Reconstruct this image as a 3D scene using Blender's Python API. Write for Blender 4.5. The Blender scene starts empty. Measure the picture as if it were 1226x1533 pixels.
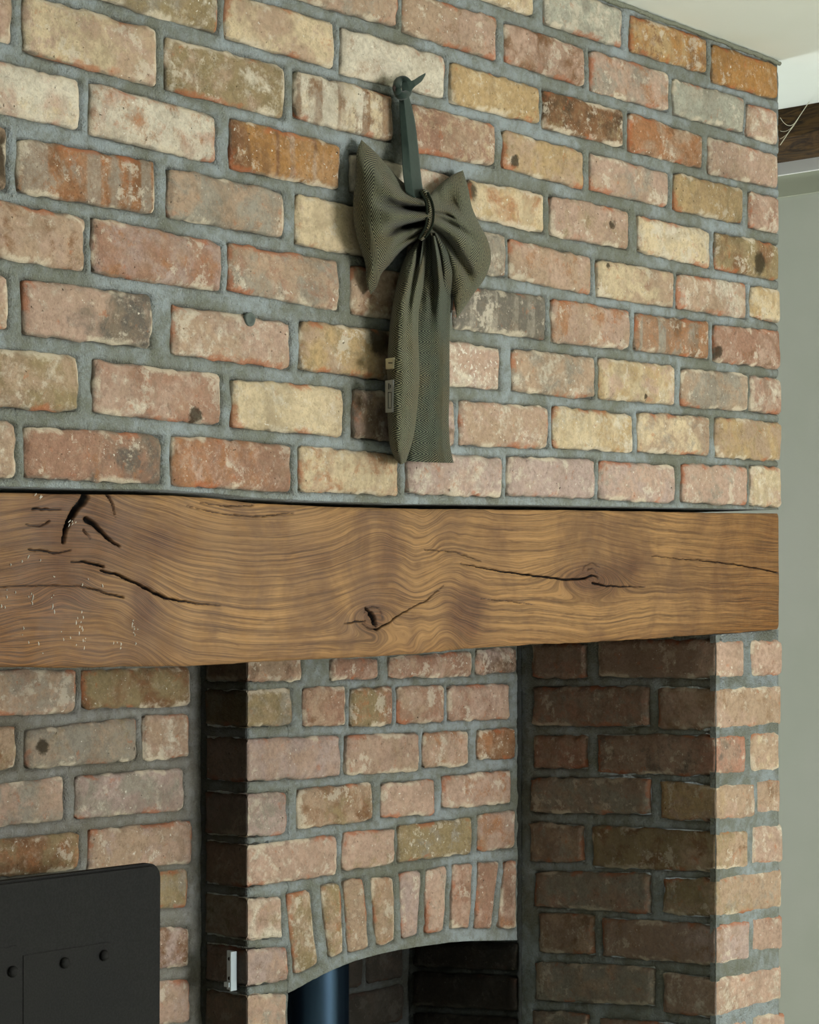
import bpy, bmesh, math, random
import numpy as np
from mathutils import Vector

# ------------------------------------------------------------------ camera
S = bpy.context.scene
C = S.collection
F = 3200.0; CX = 613.0; HY = 910.0; CAMZ = 1.25
FX, FY = .7576, .6527          # horizontal view direction (world X along the wall, Y into it)
cam_d = bpy.data.cameras.new('camera'); cam = bpy.data.objects.new('camera', cam_d); C.objects.link(cam)
cam.location = (0, 0, CAMZ); cam.rotation_euler = (math.pi/2, 0, -math.atan2(FX, FY))
cam_d.sensor_fit = 'VERTICAL'; cam_d.sensor_height = 36; cam_d.lens = F/1533*36
cam_d.shift_y = (HY-766.5)/1533; cam_d.clip_start = .05
S.camera = cam

# ------------------------------------------------------------------ light and exposure
w = bpy.data.worlds.new('world'); S.world = w; w.use_nodes = True
bg = w.node_tree.nodes['Background']; bg.inputs[0].default_value = (.80, .90, 1.0, 1); bg.inputs[1].default_value = .06
def area(name, loc, aim, sx, sy, power, col):
    d = bpy.data.lights.new(name, 'AREA'); d.shape = 'RECTANGLE'; d.size = sx; d.size_y = sy
    d.energy = power; d.color = col
    o = bpy.data.objects.new(name, d); C.objects.link(o); o.location = loc
    o.rotation_euler = (Vector(aim)-Vector(loc)).to_track_quat('-Z', 'Y').to_euler()
    return o
area('window_light', (3.05, -2.2, 1.18), (2.45, 2.0, 1.12), 1.5, 1.2, 146, (1.0, .985, .965))
area('alcove_window_light', (3.25, 3.35, 1.0), (3.45, 2.0, 1.5), .45, .9, 19, (.93, .98, 1.0))
# added spot, no such source seen: bounce off the pale floor brightens the ceiling
sp = bpy.data.lights.new('ceiling_bounce_spot', 'SPOT'); sp.energy = 900; sp.spot_size = math.radians(27); sp.spot_blend = .4; sp.shadow_soft_size = .1; sp.color = (1, .99, .95)
spo = bpy.data.objects.new('ceiling_bounce_spot', sp); C.objects.link(spo); spo.location = (3.2, -2.0, 2.0)
spo.rotation_euler = (Vector((3.22, .40, 0))-spo.location).to_track_quat('-Z', 'Y').to_euler()
S.view_settings.view_transform = 'Standard'; S.view_settings.look = 'None'
S.view_settings.gamma = 1; S.view_settings.use_curve_mapping = False
S.view_settings.exposure = 0.0

# ------------------------------------------------------------------ geometry helpers
def ray(px, py):
    a = (px-CX)/F; b = (HY-py)/F
    return (a*FY+FX, -a*FX+FY, b)
def onY(px, py, c):
    d = ray(px, py); t = c/d[1]; return (d[0]*t, c, CAMZ+d[2]*t)
def onX(px, py, c):
    d = ray(px, py); t = c/d[0]; return (c, d[1]*t, CAMZ+d[2]*t)
Y0 = 1.854
XR = onY(1169, 500, Y0)[0]
XJ = onY(1072, 1200, Y0)[0]
YA = onX(780, 1200, XJ)[1]
XS = onY(370, 1200, YA)[0]
YL = YA+.10
CEIL = onY(1166, 90, Y0)[2]
YB = YA+.245
XO = onY(433, 1500, YA)[0]
XRR = onY(775, 1450, YA)[0]

rs = np.random.RandomState(7)
_T = rs.rand(64, 64)
def vn(x, y):
    x = np.asarray(x, float); y = np.asarray(y, float)
    xi = np.floor(x).astype(int); yi = np.floor(y).astype(int)
    fx = x-xi; fy = y-yi; fx = fx*fx*(3-2*fx); fy = fy*fy*(3-2*fy)
    a = _T[xi % 64, yi % 64]; b = _T[(xi+1) % 64, yi % 64]; c = _T[xi % 64, (yi+1) % 64]; d = _T[(xi+1) % 64, (yi+1) % 64]
    return (a*(1-fx)+b*fx)*(1-fy)+(c*(1-fx)+d*fx)*fy-.5
def fbm(x, y, o=3):
    r = 0; a = 1.
    for i in range(o): r = r+a*vn(x*2**i+17*i, y*2**i+5*i); a *= .5
    return r
def sm(a, b, x):
    t = np.clip((x-a)/(b-a), 0, 1); return t*t*(3-2*t)

def mesh(name, V, Fc, mat, parent=None, smooth=True, attrs=None, uv=None, origin=None):
    V = np.asarray(V, float)
    if origin is not None: V = V-np.asarray(origin)
    m = bpy.data.meshes.new(name)
    Fa = np.asarray(Fc, dtype=np.int32) if not isinstance(Fc, list) or len({len(f) for f in Fc}) == 1 else None
    if Fa is not None:
        n, k = Fa.shape
        m.vertices.add(len(V)); m.vertices.foreach_set('co', V.astype(np.float32).ravel())
        m.loops.add(n*k); m.loops.foreach_set('vertex_index', Fa.ravel())
        m.polygons.add(n); m.polygons.foreach_set('loop_start', np.arange(0, n*k, k, dtype=np.int32))
        m.update(calc_edges=True)
    else:
        m.from_pydata([tuple(v) for v in V], [], Fc)
    m.validate()
    m.polygons.foreach_set('use_smooth', [smooth]*len(m.polygons))
    for k2, vals in (attrs or {}).items():
        a = m.attributes.new(k2, 'FLOAT', 'POINT'); a.data.foreach_set('value', np.asarray(vals, np.float32))
    if uv is not None:
        a = m.attributes.new('uvm', 'FLOAT_VECTOR', 'POINT')
        uv = np.asarray(uv, np.float32); uv = np.column_stack([uv, np.zeros(len(uv), np.float32)]) if uv.shape[1] == 2 else uv
        a.data.foreach_set('vector', uv.ravel())
    if mat: m.materials.append(mat)
    o = bpy.data.objects.new(name, m); C.objects.link(o)
    if origin is not None: o.location = origin
    if parent: o.parent = parent
    return o
def gridF(nu, nv, off=0, flip=False):
    i, j = np.meshgrid(np.arange(nu-1), np.arange(nv-1), indexing='ij')
    a = (i*nv+j).ravel()+off
    q = np.column_stack([a, a+nv, a+nv+1, a+1])
    return q[:, ::-1] if flip else q
def tag(o, label=None, cat=None, group=None, kind=None):
    if label: o['label'] = label
    if cat: o['category'] = cat
    if group: o['group'] = group
    if kind: o['kind'] = kind
    return o

# ------------------------------------------------------------------ materials
def lin(c):
    return tuple(((v/255)/12.92 if v/255 <= .04045 else ((v/255+.055)/1.055)**2.4) for v in c)
class NT:
    def __init__(s, name):
        s.m = bpy.data.materials.new(name); s.m.use_nodes = True; s.t = s.m.node_tree; s.b = s.t.nodes['Principled BSDF']
    def n(s, ty, **kw):
        nd = s.t.nodes.new(ty)
        for k, v in kw.items(): setattr(nd, k, v)
        return nd
    def put(s, sock, v):
        if isinstance(v, bpy.types.NodeSocket): s.t.links.new(v, sock)
        elif v is not None:
            if hasattr(sock.default_value, '__len__') and not hasattr(v, '__len__'): v = (v,)*len(sock.default_value)
            if hasattr(v, '__len__') and len(sock.default_value) == 4 and len(v) == 3: v = (*v, 1)
            sock.default_value = v
    def math(s, op, a, b=None, c=None, clamp=False):
        nd = s.n('ShaderNodeMath', operation=op, use_clamp=clamp)
        for i, v in enumerate((a, b, c)):
            if v is not None: s.put(nd.inputs[i], v)
        return nd.outputs[0]
    def vmath(s, op, a, b=None):
        nd = s.n('ShaderNodeVectorMath', operation=op); s.put(nd.inputs[0], a)
        if b is not None: s.put(nd.inputs[1], b)
        return nd.outputs['Value'] if op in ('LENGTH', 'DISTANCE') else nd.outputs[0]
    def noise(s, vec, scale, detail=4, rough=.6, dist=0):
        nd = s.n('ShaderNodeTexNoise'); s.put(nd.inputs['Vector'], vec)
        nd.inputs['Scale'].default_value = scale; nd.inputs['Detail'].default_value = detail
        nd.inputs['Roughness'].default_value = rough; nd.inputs['Distortion'].default_value = dist
        return nd.outputs['Fac']
    def mr(s, v, a, b, c=0., d=1., smooth=True):
        nd = s.n('ShaderNodeMapRange', interpolation_type='SMOOTHSTEP' if smooth else 'LINEAR')
        s.put(nd.inputs[0], v); s.put(nd.inputs[1], a); s.put(nd.inputs[2], b); s.put(nd.inputs[3], c); s.put(nd.inputs[4], d)
        return nd.outputs[0]
    def mix(s, f, a, b, bt='MIX'):
        nd = s.n('ShaderNodeMix', data_type='RGBA', blend_type=bt)
        s.put(nd.inputs[0], f); s.put(nd.inputs[6], a); s.put(nd.inputs[7], b); return nd.outputs[2]
    def attr(s, name, ty='GEOMETRY'):
        nd = s.n('ShaderNodeAttribute', attribute_name=name, attribute_type=ty); return nd
    def bump(s, h, strength, dist):
        nd = s.n('ShaderNodeBump'); s.put(nd.inputs['Height'], h); nd.inputs['Strength'].default_value = strength
        nd.inputs['Distance'].default_value = dist; s.t.links.new(nd.outputs[0], s.b.inputs['Normal'])
    def base(s, c, rough=.9, spec=.2):
        s.put(s.b.inputs['Base Color'], c); s.put(s.b.inputs['Roughness'], rough); s.b.inputs['Specular IOR Level'].default_value = spec
        return s.m

def brick_material(name='reclaimed_brick', soot=0.):  # soot also carries shade painted into the jamb and return sides
    N = NT(name)
    oc = N.n('ShaderNodeTexCoord').outputs['Object']
    rnd = N.n('ShaderNodeObjectInfo').outputs['Random']
    p = N.vmath('ADD', oc, N.math('MULTIPLY', rnd, 37.))
    c1 = N.attr('c1', 'OBJECT').outputs['Color']; c2 = N.attr('c2', 'OBJECT').outputs['Color']; c3 = N.attr('c3', 'OBJECT').outputs['Color']
    sp1 = N.n('ShaderNodeSeparateXYZ'); N.put(sp1.inputs[0], N.attr('par', 'OBJECT').outputs['Vector'])
    sp2 = N.n('ShaderNodeSeparateXYZ'); N.put(sp2.inputs[0], N.attr('par2', 'OBJECT').outputs['Vector'])
    spot = N.n('ShaderNodeSeparateXYZ'); N.put(spot.inputs[0], N.attr('spot', 'OBJECT').outputs['Vector'])
    uv = N.attr('uvm').outputs['Vector']; us = N.n('ShaderNodeSeparateXYZ'); N.put(us.inputs[0], uv)
    edge = N.attr('edge').outputs['Fac']
    # blend c1 -> c2: mottling plus a left-right change
    n1 = N.noise(p, 22, 5, .6, .5)
    g = N.math('MULTIPLY_ADD', us.outputs[0], sp1.outputs[0], sp1.outputs[1])
    v = N.math('ADD', N.math('ADD', n1, g), sp1.outputs[2])
    col = N.mix(N.mr(v, .41, .64), c1, c2)
    # patches of the third colour (lime wash, scorch)
    n2 = N.noise(N.vmath('ADD', p, (3.1, 7.7, 1.3)), 30, 7, .72, .2)
    col = N.mix(N.mr(N.math('ADD', n2, sp2.outputs[0]), .50, .66, 0, .88), col, c3)
    # vertical kiss marks from stacking in the kiln
    bandn = N.noise(N.math('ADD', N.math('MULTIPLY', us.outputs[0], 26.), N.math('MULTIPLY', rnd, 91.)), 1., 1, .4)
    bandn = N.math('ADD', bandn, N.math('MULTIPLY', N.math('SUBTRACT', n2, .5), .12))
    col = N.mix(N.mr(N.math('ADD', bandn, sp2.outputs[2]), .58, .66, 0, .75), col, c3)
    # streaks and fine mottling
    n3 = N.noise(p, 120, 5, .7, .3)
    col = N.mix(N.mr(n3, .40, .66, 0, .42), col, N.mix(.62, c1, (.045, .032, .02)))
    n4 = N.noise(N.vmath('ADD', p, (9, 2, 5)), 75, 6, .75, .15)
    col = N.mix(N.mr(n4, .52, .70, 0, .50), col, N.mix(.6, c3, (.60, .53, .42)))
    n8 = N.noise(N.vmath('ADD', p, (2, 9, 14)), 16, 6, .72, .3)
    col = N.mix(N.mr(n8, .48, .70, 0, .28), col, lin((176, 152, 124)))
    n9 = N.noise(N.vmath('ADD', p, (12, 1, 4)), 300, 3, .75)
    col = N.mix(N.mr(n9, .54, .72, 0, .30), col, lin((104, 82, 58)))
    col = N.mix(N.mr(n9, .44, .30, 0, .18), col, lin((214, 196, 166)))
    n7 = N.noise(N.vmath('ADD', p, (4, 11, 2)), 48, 5, .7, .2)
    col = N.mix(N.mr(n7, .60, .70, 0, .42), col, lin((176, 104, 62)))
    # chalky lime bloom in soft patches with crisp edges, and browned clouds
    n10 = N.noise(N.vmath('ADD', p, (8, 8, 2)), 26, 7, .74, .15)
    col = N.mix(N.mr(N.math('ADD', n10, N.math('MULTIPLY', sp2.outputs[0], .6)), .56, .62, 0, .62), col, lin((206, 196, 176)))
    n11 = N.noise(N.vmath('ADD', p, (5, 1, 12)), 19, 6, .65, .5)
    col = N.mix(N.mr(n11, .54, .70, 0, .60), col, N.mix(.45, c1, lin((96, 78, 58))))
    # white lime specks
    n5 = N.noise(N.vmath('ADD', p, (1, 5, 9)), 150, 3, .6)
    col = N.mix(N.mr(N.math('ADD', n5, sp2.outputs[1]), .665, .71, 0, .85), col, (.72, .68, .58))
    # dark pits
    n6 = N.noise(N.vmath('ADD', p, (6, 3, 8)), 190, 3, .55)
    pit = N.mr(n6, .70, .76)
    col = N.mix(N.math('MULTIPLY', pit, .75), col, (.05, .03, .018))
    # dark knot or scorched hole
    cmb = N.n('ShaderNodeCombineXYZ'); N.put(cmb.inputs[0], spot.outputs[0]); N.put(cmb.inputs[1], spot.outputs[1])
    dd = N.math('ADD', N.vmath('DISTANCE', uv, cmb.outputs[0]), N.math('MULTIPLY', N.math('SUBTRACT', n2, .5), .035))
    sm_ = N.math('SUBTRACT', 1., N.mr(N.math('DIVIDE', dd, N.math('MAXIMUM', spot.outputs[2], .00001)), .6, 1.15))
    sm_ = N.math('MULTIPLY', sm_, N.math('GREATER_THAN', spot.outputs[2], .001))
    col = N.mix(N.math('MULTIPLY', sm_, .88), col, (.035, .026, .014))
    # arrises: cement film and dark rim
    e = N.mr(N.math('ADD', edge, N.math('MULTIPLY', N.math('SUBTRACT', n1, .5), .9)), .0, .22)
    col = N.mix(N.math('MULTIPLY', N.math('SUBTRACT', 1., e), .55), col, (.20, .185, .145))
    # worn arrises: limewash on some, orange fired clay on others, grime in the hollows
    em = N.mr(N.math('ADD', edge, N.math('MULTIPLY', N.math('SUBTRACT', n4, .5), 2.2)), .15, .75, 1., 0.)
    wn = N.noise(N.vmath('ADD', p, (15, 4, 4)), 14, 3, .6)
    col = N.mix(N.math('MULTIPLY', N.math('MULTIPLY', em, N.mr(wn, .53, .60)), .75), col, lin((214, 202, 178)))
    col = N.mix(N.math('MULTIPLY', N.math('MULTIPLY', em, N.mr(wn, .45, .38)), .60), col, lin((178, 104, 66)))
    gp = N.n('ShaderNodeNewGeometry').outputs['Position']
    gr = N.noise(gp, 6, 7, .72, .1); col = N.mix(N.mr(gr, .46, .70, 0, .55), col, N.mix(.55, col, lin((70, 60, 44))))
    n13 = N.noise(N.vmath('ADD', p, (21, 4, 4)), 60, 4, .8)
    col = N.mix(N.mr(n13, .60, .68, 0, .5), col, N.mix(.5, col, lin((72, 54, 38))))
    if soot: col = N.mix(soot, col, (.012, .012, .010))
    h = N.math('ADD', N.math('MULTIPLY', n3, .6), N.math('MULTIPLY', n1, 1.1))
    h = N.math('ADD', h, N.math('MULTIPLY', n4, .5))
    h = N.math('SUBTRACT', h, N.math('MULTIPLY', pit, 1.0))
    h = N.math('ADD', h, N.math('MULTIPLY', n9, .25))
    N.bump(h, .9, .0040)
    return N.base(col, .92, .15)
M_BRICK = brick_material()
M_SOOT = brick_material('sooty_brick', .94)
M_JAMB = brick_material('smoked_shaded_brick', .38)  # smoke plus painted shade for the jamb side turned from the window
M_RET = brick_material('sooty_shaded_brick', .78)  # soot plus deeper painted shade for the side return of the arch

def mortar_material(name, tint, soot=0.):  # soot doubles as painted shade on jamb and return joints
    N = NT(name); oc = N.n('ShaderNodeTexCoord').outputs['Object']
    a = N.noise(oc, 9, 4, .6, .3); b = N.noise(oc, 60, 5, .7, .4); c = N.noise(oc, 420, 2, .6); d = N.noise(oc, 250, 3, .7)
    col = N.mix(N.mr(a, .36, .66), tint[0], tint[1])
    col = N.mix(N.mr(N.math('ADD', b, N.math('MULTIPLY', a, .6)), .60, 1.0, 0, .65), col, tint[2])
    col = N.mix(N.mr(c, .60, .72, 0, .5), col, (.36, .36, .32))
    col = N.mix(N.mr(d, .62, .72, 0, .6), col, (.06, .06, .045))
    dip = N.attr('dip').outputs['Fac']
    col = N.mix(N.math('MULTIPLY', dip, .45), col, (.10, .095, .070))
    if soot: col = N.mix(soot, col, (.014, .014, .012))
    N.bump(N.math('ADD', N.math('MULTIPLY', b, 1.5), N.math('ADD', c, d)), .9, .0030)
    return N.base(col, .95, .1)
T1 = (lin((152, 162, 164)), lin((130, 136, 130)), lin((104, 104, 84)))
M_MORT = mortar_material('lime_cement_mortar', T1)
M_MORT_J = mortar_material('smoked_shaded_mortar', T1, .25)  # jamb joints: smoke with shade painted in
M_MORT_R = mortar_material('sooty_shaded_mortar', T1, .72)  # return joints: soot with deeper shade painted in
M_MORT_S = mortar_material('sooty_mortar', T1, .84)
M_MORT_L = mortar_material('pale_mortar', (lin((150, 152, 148)), lin((128, 128, 118)), lin((110, 104, 90))))

# ------------------------------------------------------------------ bricks
PAL = dict(W=(214, 206, 186), C=(206, 188, 154), Y=(182, 156, 114), T=(174, 150, 126), P=(184, 157, 138), R=(156, 121, 101),
           O=(162, 115, 80), B=(126, 92, 64), D=(66, 56, 42), L=(146, 130, 96), G=(152, 146, 132), H=(170, 170, 154),
           M=(175, 155, 145), K=(98, 94, 86), N=(112, 90, 72), n=(158, 134, 116), g=(150, 144, 130), r=(170, 128, 108), b=(140, 110, 82), o=(170, 126, 74))
PAL = {k: lin(v) for k, v in PAL.items()}
TU = np.concatenate([[0, .014, .032, .06], np.linspace(.095, .905, 20), [.94, .968, .986, 1.]])
TV = np.array([0, .04, .09, .17, .28, .39, .5, .61, .72, .83, .91, .96, 1.])
cnt = [0]
def patch(q, place, lockL=False, lockR=False, proud=0., seed=0, depth=.02, tu=TU, tv=TV, uoff=0.):
    """q: TL,TR,BR,BL in plane metres (s,z). place(s,z,h)->world. Returns V, F, edge, uv."""
    q = np.asarray(q, float); U, Vv = np.meshgrid(tu, tv, indexing='ij')
    P = (q[3]*(1-U)[..., None]+q[2]*U[..., None])*(1-Vv)[..., None]+(q[0]*(1-U)[..., None]+q[1]*U[..., None])*Vv[..., None]
    L = np.linalg.norm((q[1]+q[2]-q[0]-q[3])/2); H = np.linalg.norm((q[0]+q[1]-q[2]-q[3])/2)
    du0 = U*L; du1 = (1-U)*L; dv = np.minimum(Vv, 1-Vv)*H
    if lockL: du0 = du0+1
    if lockR: du1 = du1+1
    du = np.minimum(du0, du1); d = np.minimum(du, dv)
    ex = np.sign(U-.5)*np.exp(-du/.006); ez = np.sign(Vv-.5)*np.exp(-dv/.006)
    s = P[..., 0]; z = P[..., 1]
    lock = np.ones_like(U)
    if lockL: lock *= sm(0, .01, U*L)
    if lockR: lock *= sm(0, .01, (1-U)*L)
    n1 = fbm(s*60+seed*3.3, z*60+seed*7.1, 4); n2 = fbm(s*60+40+seed, z*60+9+seed, 4)
    near = np.exp(-d/.008)
    # rounded corners
    cr = np.exp(-(du+dv)/.006)*.0032
    s2 = s+lock*(n1*.0046*near)-ex*cr; z2 = z+(n2*.0044*near)*lock-ez*cr*lock
    h = proud+fbm(s*30+seed, z*30, 2)*.0022*lock-.0045*(1-sm(0, .0065, d))
    h += -.0016*np.exp(-dv/.01)*0
    V = place(s2.ravel(), z2.ravel(), h.ravel()); Fq = gridF(len(tu), len(tv))
    nu, nv = U.shape
    idx = np.arange(nu*nv).reshape(nu, nv)
    loop = list(idx[:, 0])+list(idx[-1, 1:])+list(idx[-2::-1, -1])+list(idx[0, -2:0:-1])
    segs = []
    for a, b in zip(loop, loop[1:]+loop[:1]):
        if lockL and a < nv and b < nv: continue
        if lockR and a >= (nu-1)*nv and b >= (nu-1)*nv: continue
        segs.append((a, b))
    base = len(V); Vs = place(s2.ravel()[loop], z2.ravel()[loop], np.full(len(loop), -depth)); mp = {a: base+i for i, a in enumerate(loop)}
    Fs = np.array([[a, mp[a], mp[b], b] for a, b in segs])
    V = np.vstack([V, Vs]); Fq = np.vstack([Fq, Fs])
    e = np.concatenate([np.clip(d/.012, 0, 1).ravel(), np.zeros(len(loop))])
    uu = (U*L+uoff).ravel(); vv = (Vv*H).ravel()
    uv = np.column_stack([np.concatenate([uu, uu[loop]]), np.concatenate([vv, vv[loop]])])
    return V, Fq, e, uv, L, H, lock
def setcol(o, spec, L, H):
    """spec: 'CPW' then options g,m,w,k (speck) and spot"""
    opt = dict(v=-.2, g=0., m=0., w=0., k=0., s=None)
    code = spec
    if isinstance(spec, tuple): code, o2 = spec; opt.update(o2)
    r = random.Random(cnt[0]*13+1)
    def jit(c): f = 1+r.uniform(-.06, .06); return [v*f for v in c]
    for i in range(3): o['c%d' % (i+1)] = jit(PAL[code[i]])
    g = opt['g']; o['par'] = [g/L, -g/2, opt['m']+r.uniform(-.03, .03)-.01]
    o['par2'] = [opt['w']+r.uniform(-.04, .03), opt['k']+r.uniform(-.05, .01), opt['v']]
    sx = opt['s'] or (0, 0, 0); o['spot'] = [sx[0]*L, sx[1]*H, sx[2]]
def placeY(c):
    return lambda s, z, h: np.column_stack([s, c-h, z])
def placeX(c):      # plane X = c facing -X, s is world Y measured from the front
    return lambda s, z, h: np.column_stack([c-h, s, z])
def brick(parent, q, place, spec, mat=None, proud=None, tu=TU, tv=TV):
    cnt[0] += 1; r = random.Random(cnt[0])
    V, Fq, e, uv, L, H, _ = patch(q, place, proud=r.uniform(-.0012, .0018) if proud is None else proud, seed=cnt[0]*1.37, tu=tu, tv=tv)
    o = mesh('brick', V, Fq, mat or M_BRICK, parent, attrs={'edge': e}, uv=uv, origin=V.mean(0))
    setcol(o, spec, L, H); return o
def corner_brick(parent, qY, Yc, qX, Xc, spec, mat=None, side=None):
    """front face on Y=Yc to the right of the arris, side face on X=Xc running back from it"""
    cnt[0] += 1; sd = cnt[0]*1.37
    A = patch(qY, placeY(Yc), lockL=True, seed=sd, uoff=0)
    # side patch: s = world Y, arris at small Y.  u runs from back (left in view) to arris (right)
    B = patch(qX, placeX(Xc), lockR=True, seed=sd+5)
    nu, nv = len(TU), len(TV)
    VA, VB = A[0], B[0]
    zA = VA[:nv, 2].copy(); k = .0018+.0012*fbm(zA*70+sd, zA*0+sd)
    for j in range(nv):
        VA[j] = (Xc+k[j], Yc+k[j], zA[j]); VB[(nu-1)*nv+j] = VA[j]
    V = np.vstack([VA, VB]); Fq = np.vstack([A[1], B[1]+len(VA)])
    LB = B[4]; uvB = B[3]; uvA = A[3].copy(); uvA[:, 0] += LB
    o = mesh('brick', V, Fq, mat or M_BRICK, parent, attrs={'edge': np.concatenate([A[2], B[2]])}, uv=np.vstack([uvB[:0], uvA, uvB]), origin=V.mean(0))
    o.data.materials.append(side or M_JAMB)  # side face takes the copy with shade painted into its colour
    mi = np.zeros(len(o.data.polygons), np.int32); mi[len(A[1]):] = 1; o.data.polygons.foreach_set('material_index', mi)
    setcol(o, spec, A[4]+LB, A[5]); return o

def sdist(s, z, quads, R=.03):
    D = np.full(s.shape, R)
    for q in quads:
        q = np.asarray(q); lo = q.min(0)-R; hi = q.max(0)+R
        m = (s > lo[0]) & (s < hi[0]) & (z > lo[1]) & (z < hi[1])
        if not m.any(): continue
        ss, zz = s[m], z[m]; dm = np.full(ss.shape, -1e9)
        c = q.mean(0)
        for a, b in zip(q, np.roll(q, -1, 0)):
            t = b-a; n = np.array([t[1], -t[0]]); n /= np.linalg.norm(n)+1e-9
            if np.dot(c-a, n) > 0: n = -n
            dm = np.maximum(dm, (ss-a[0])*n[0]+(zz-a[1])*n[1])
        D[m] = np.minimum(D[m], dm)
    return D
def mortar(s0, s1, z0, z1, quads, place, step=.0035, back=.09, zlo=None, zhi=None, seed=0., flush=-.0025):
    """displaced joint surface with a skirt going back; zlo/zhi may be functions of s"""
    nu = max(2, int((s1-s0)/step)); zz1 = z1; nv = max(2, int((z1-z0)/step))
    s = np.linspace(s0, s1, nu); t = np.linspace(0, 1, nv)
    lo = zlo(s) if zlo else np.full(nu, z0); hi = zhi(s) if zhi else np.full(nu, z1)
    Sg = np.repeat(s[:, None], nv, 1); Z = lo[:, None]*(1-t)+hi[:, None]*t
    d = sdist(Sg, Z, quads)
    wob = fbm(Sg*40+seed, Z*40+seed, 3)
    d2 = d+wob*.002
    h = flush+wob*.0022+fbm(Sg*140, Z*140, 2)*.0010-.0034*np.exp(-np.maximum(d2, 0)/.0020)-.004*sm(.0005, -.003, d)
    V = place(Sg.ravel(), Z.ravel(), h.ravel()); Fq = gridF(nu, nv)
    idx = np.arange(nu*nv).reshape(nu, nv)
    loop = np.concatenate([idx[:, 0], idx[-1, 1:], idx[-2::-1, -1], idx[0, -2:0:-1]])
    b = len(V); V2 = place(Sg.ravel()[loop], Z.ravel()[loop], np.full(len(loop), -back))
    n = len(loop); k = np.arange(n); k2 = (k+1) % n
    Fs = np.column_stack([loop[k], b+k, b+k2, loop[k2]])
    dip = np.exp(-np.maximum(d2, 0)/.0022).ravel()
    return np.vstack([V, V2]), np.vstack([Fq, Fs]), np.concatenate([dip, np.zeros(n)])
def join(parts):
    V, Fq, D, off = [], [], [], 0
    for v, f, d in parts: V.append(v); Fq.append(f+off); D.append(d); off += len(v)
    return np.vstack(V), np.vstack(Fq), np.concatenate(D)
def box(x0, x1, y0, y1, z0, z1):
    V = np.array([(x, y, z) for x in (x0, x1) for y in (y0, y1) for z in (z0, z1)], float)
    Fq = np.array([[0, 1, 3, 2], [4, 6, 7, 5], [0, 4, 5, 1], [2, 3, 7, 6], [0, 2, 6, 4], [1, 5, 7, 3]])
    return V, Fq, np.zeros(8)

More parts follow.
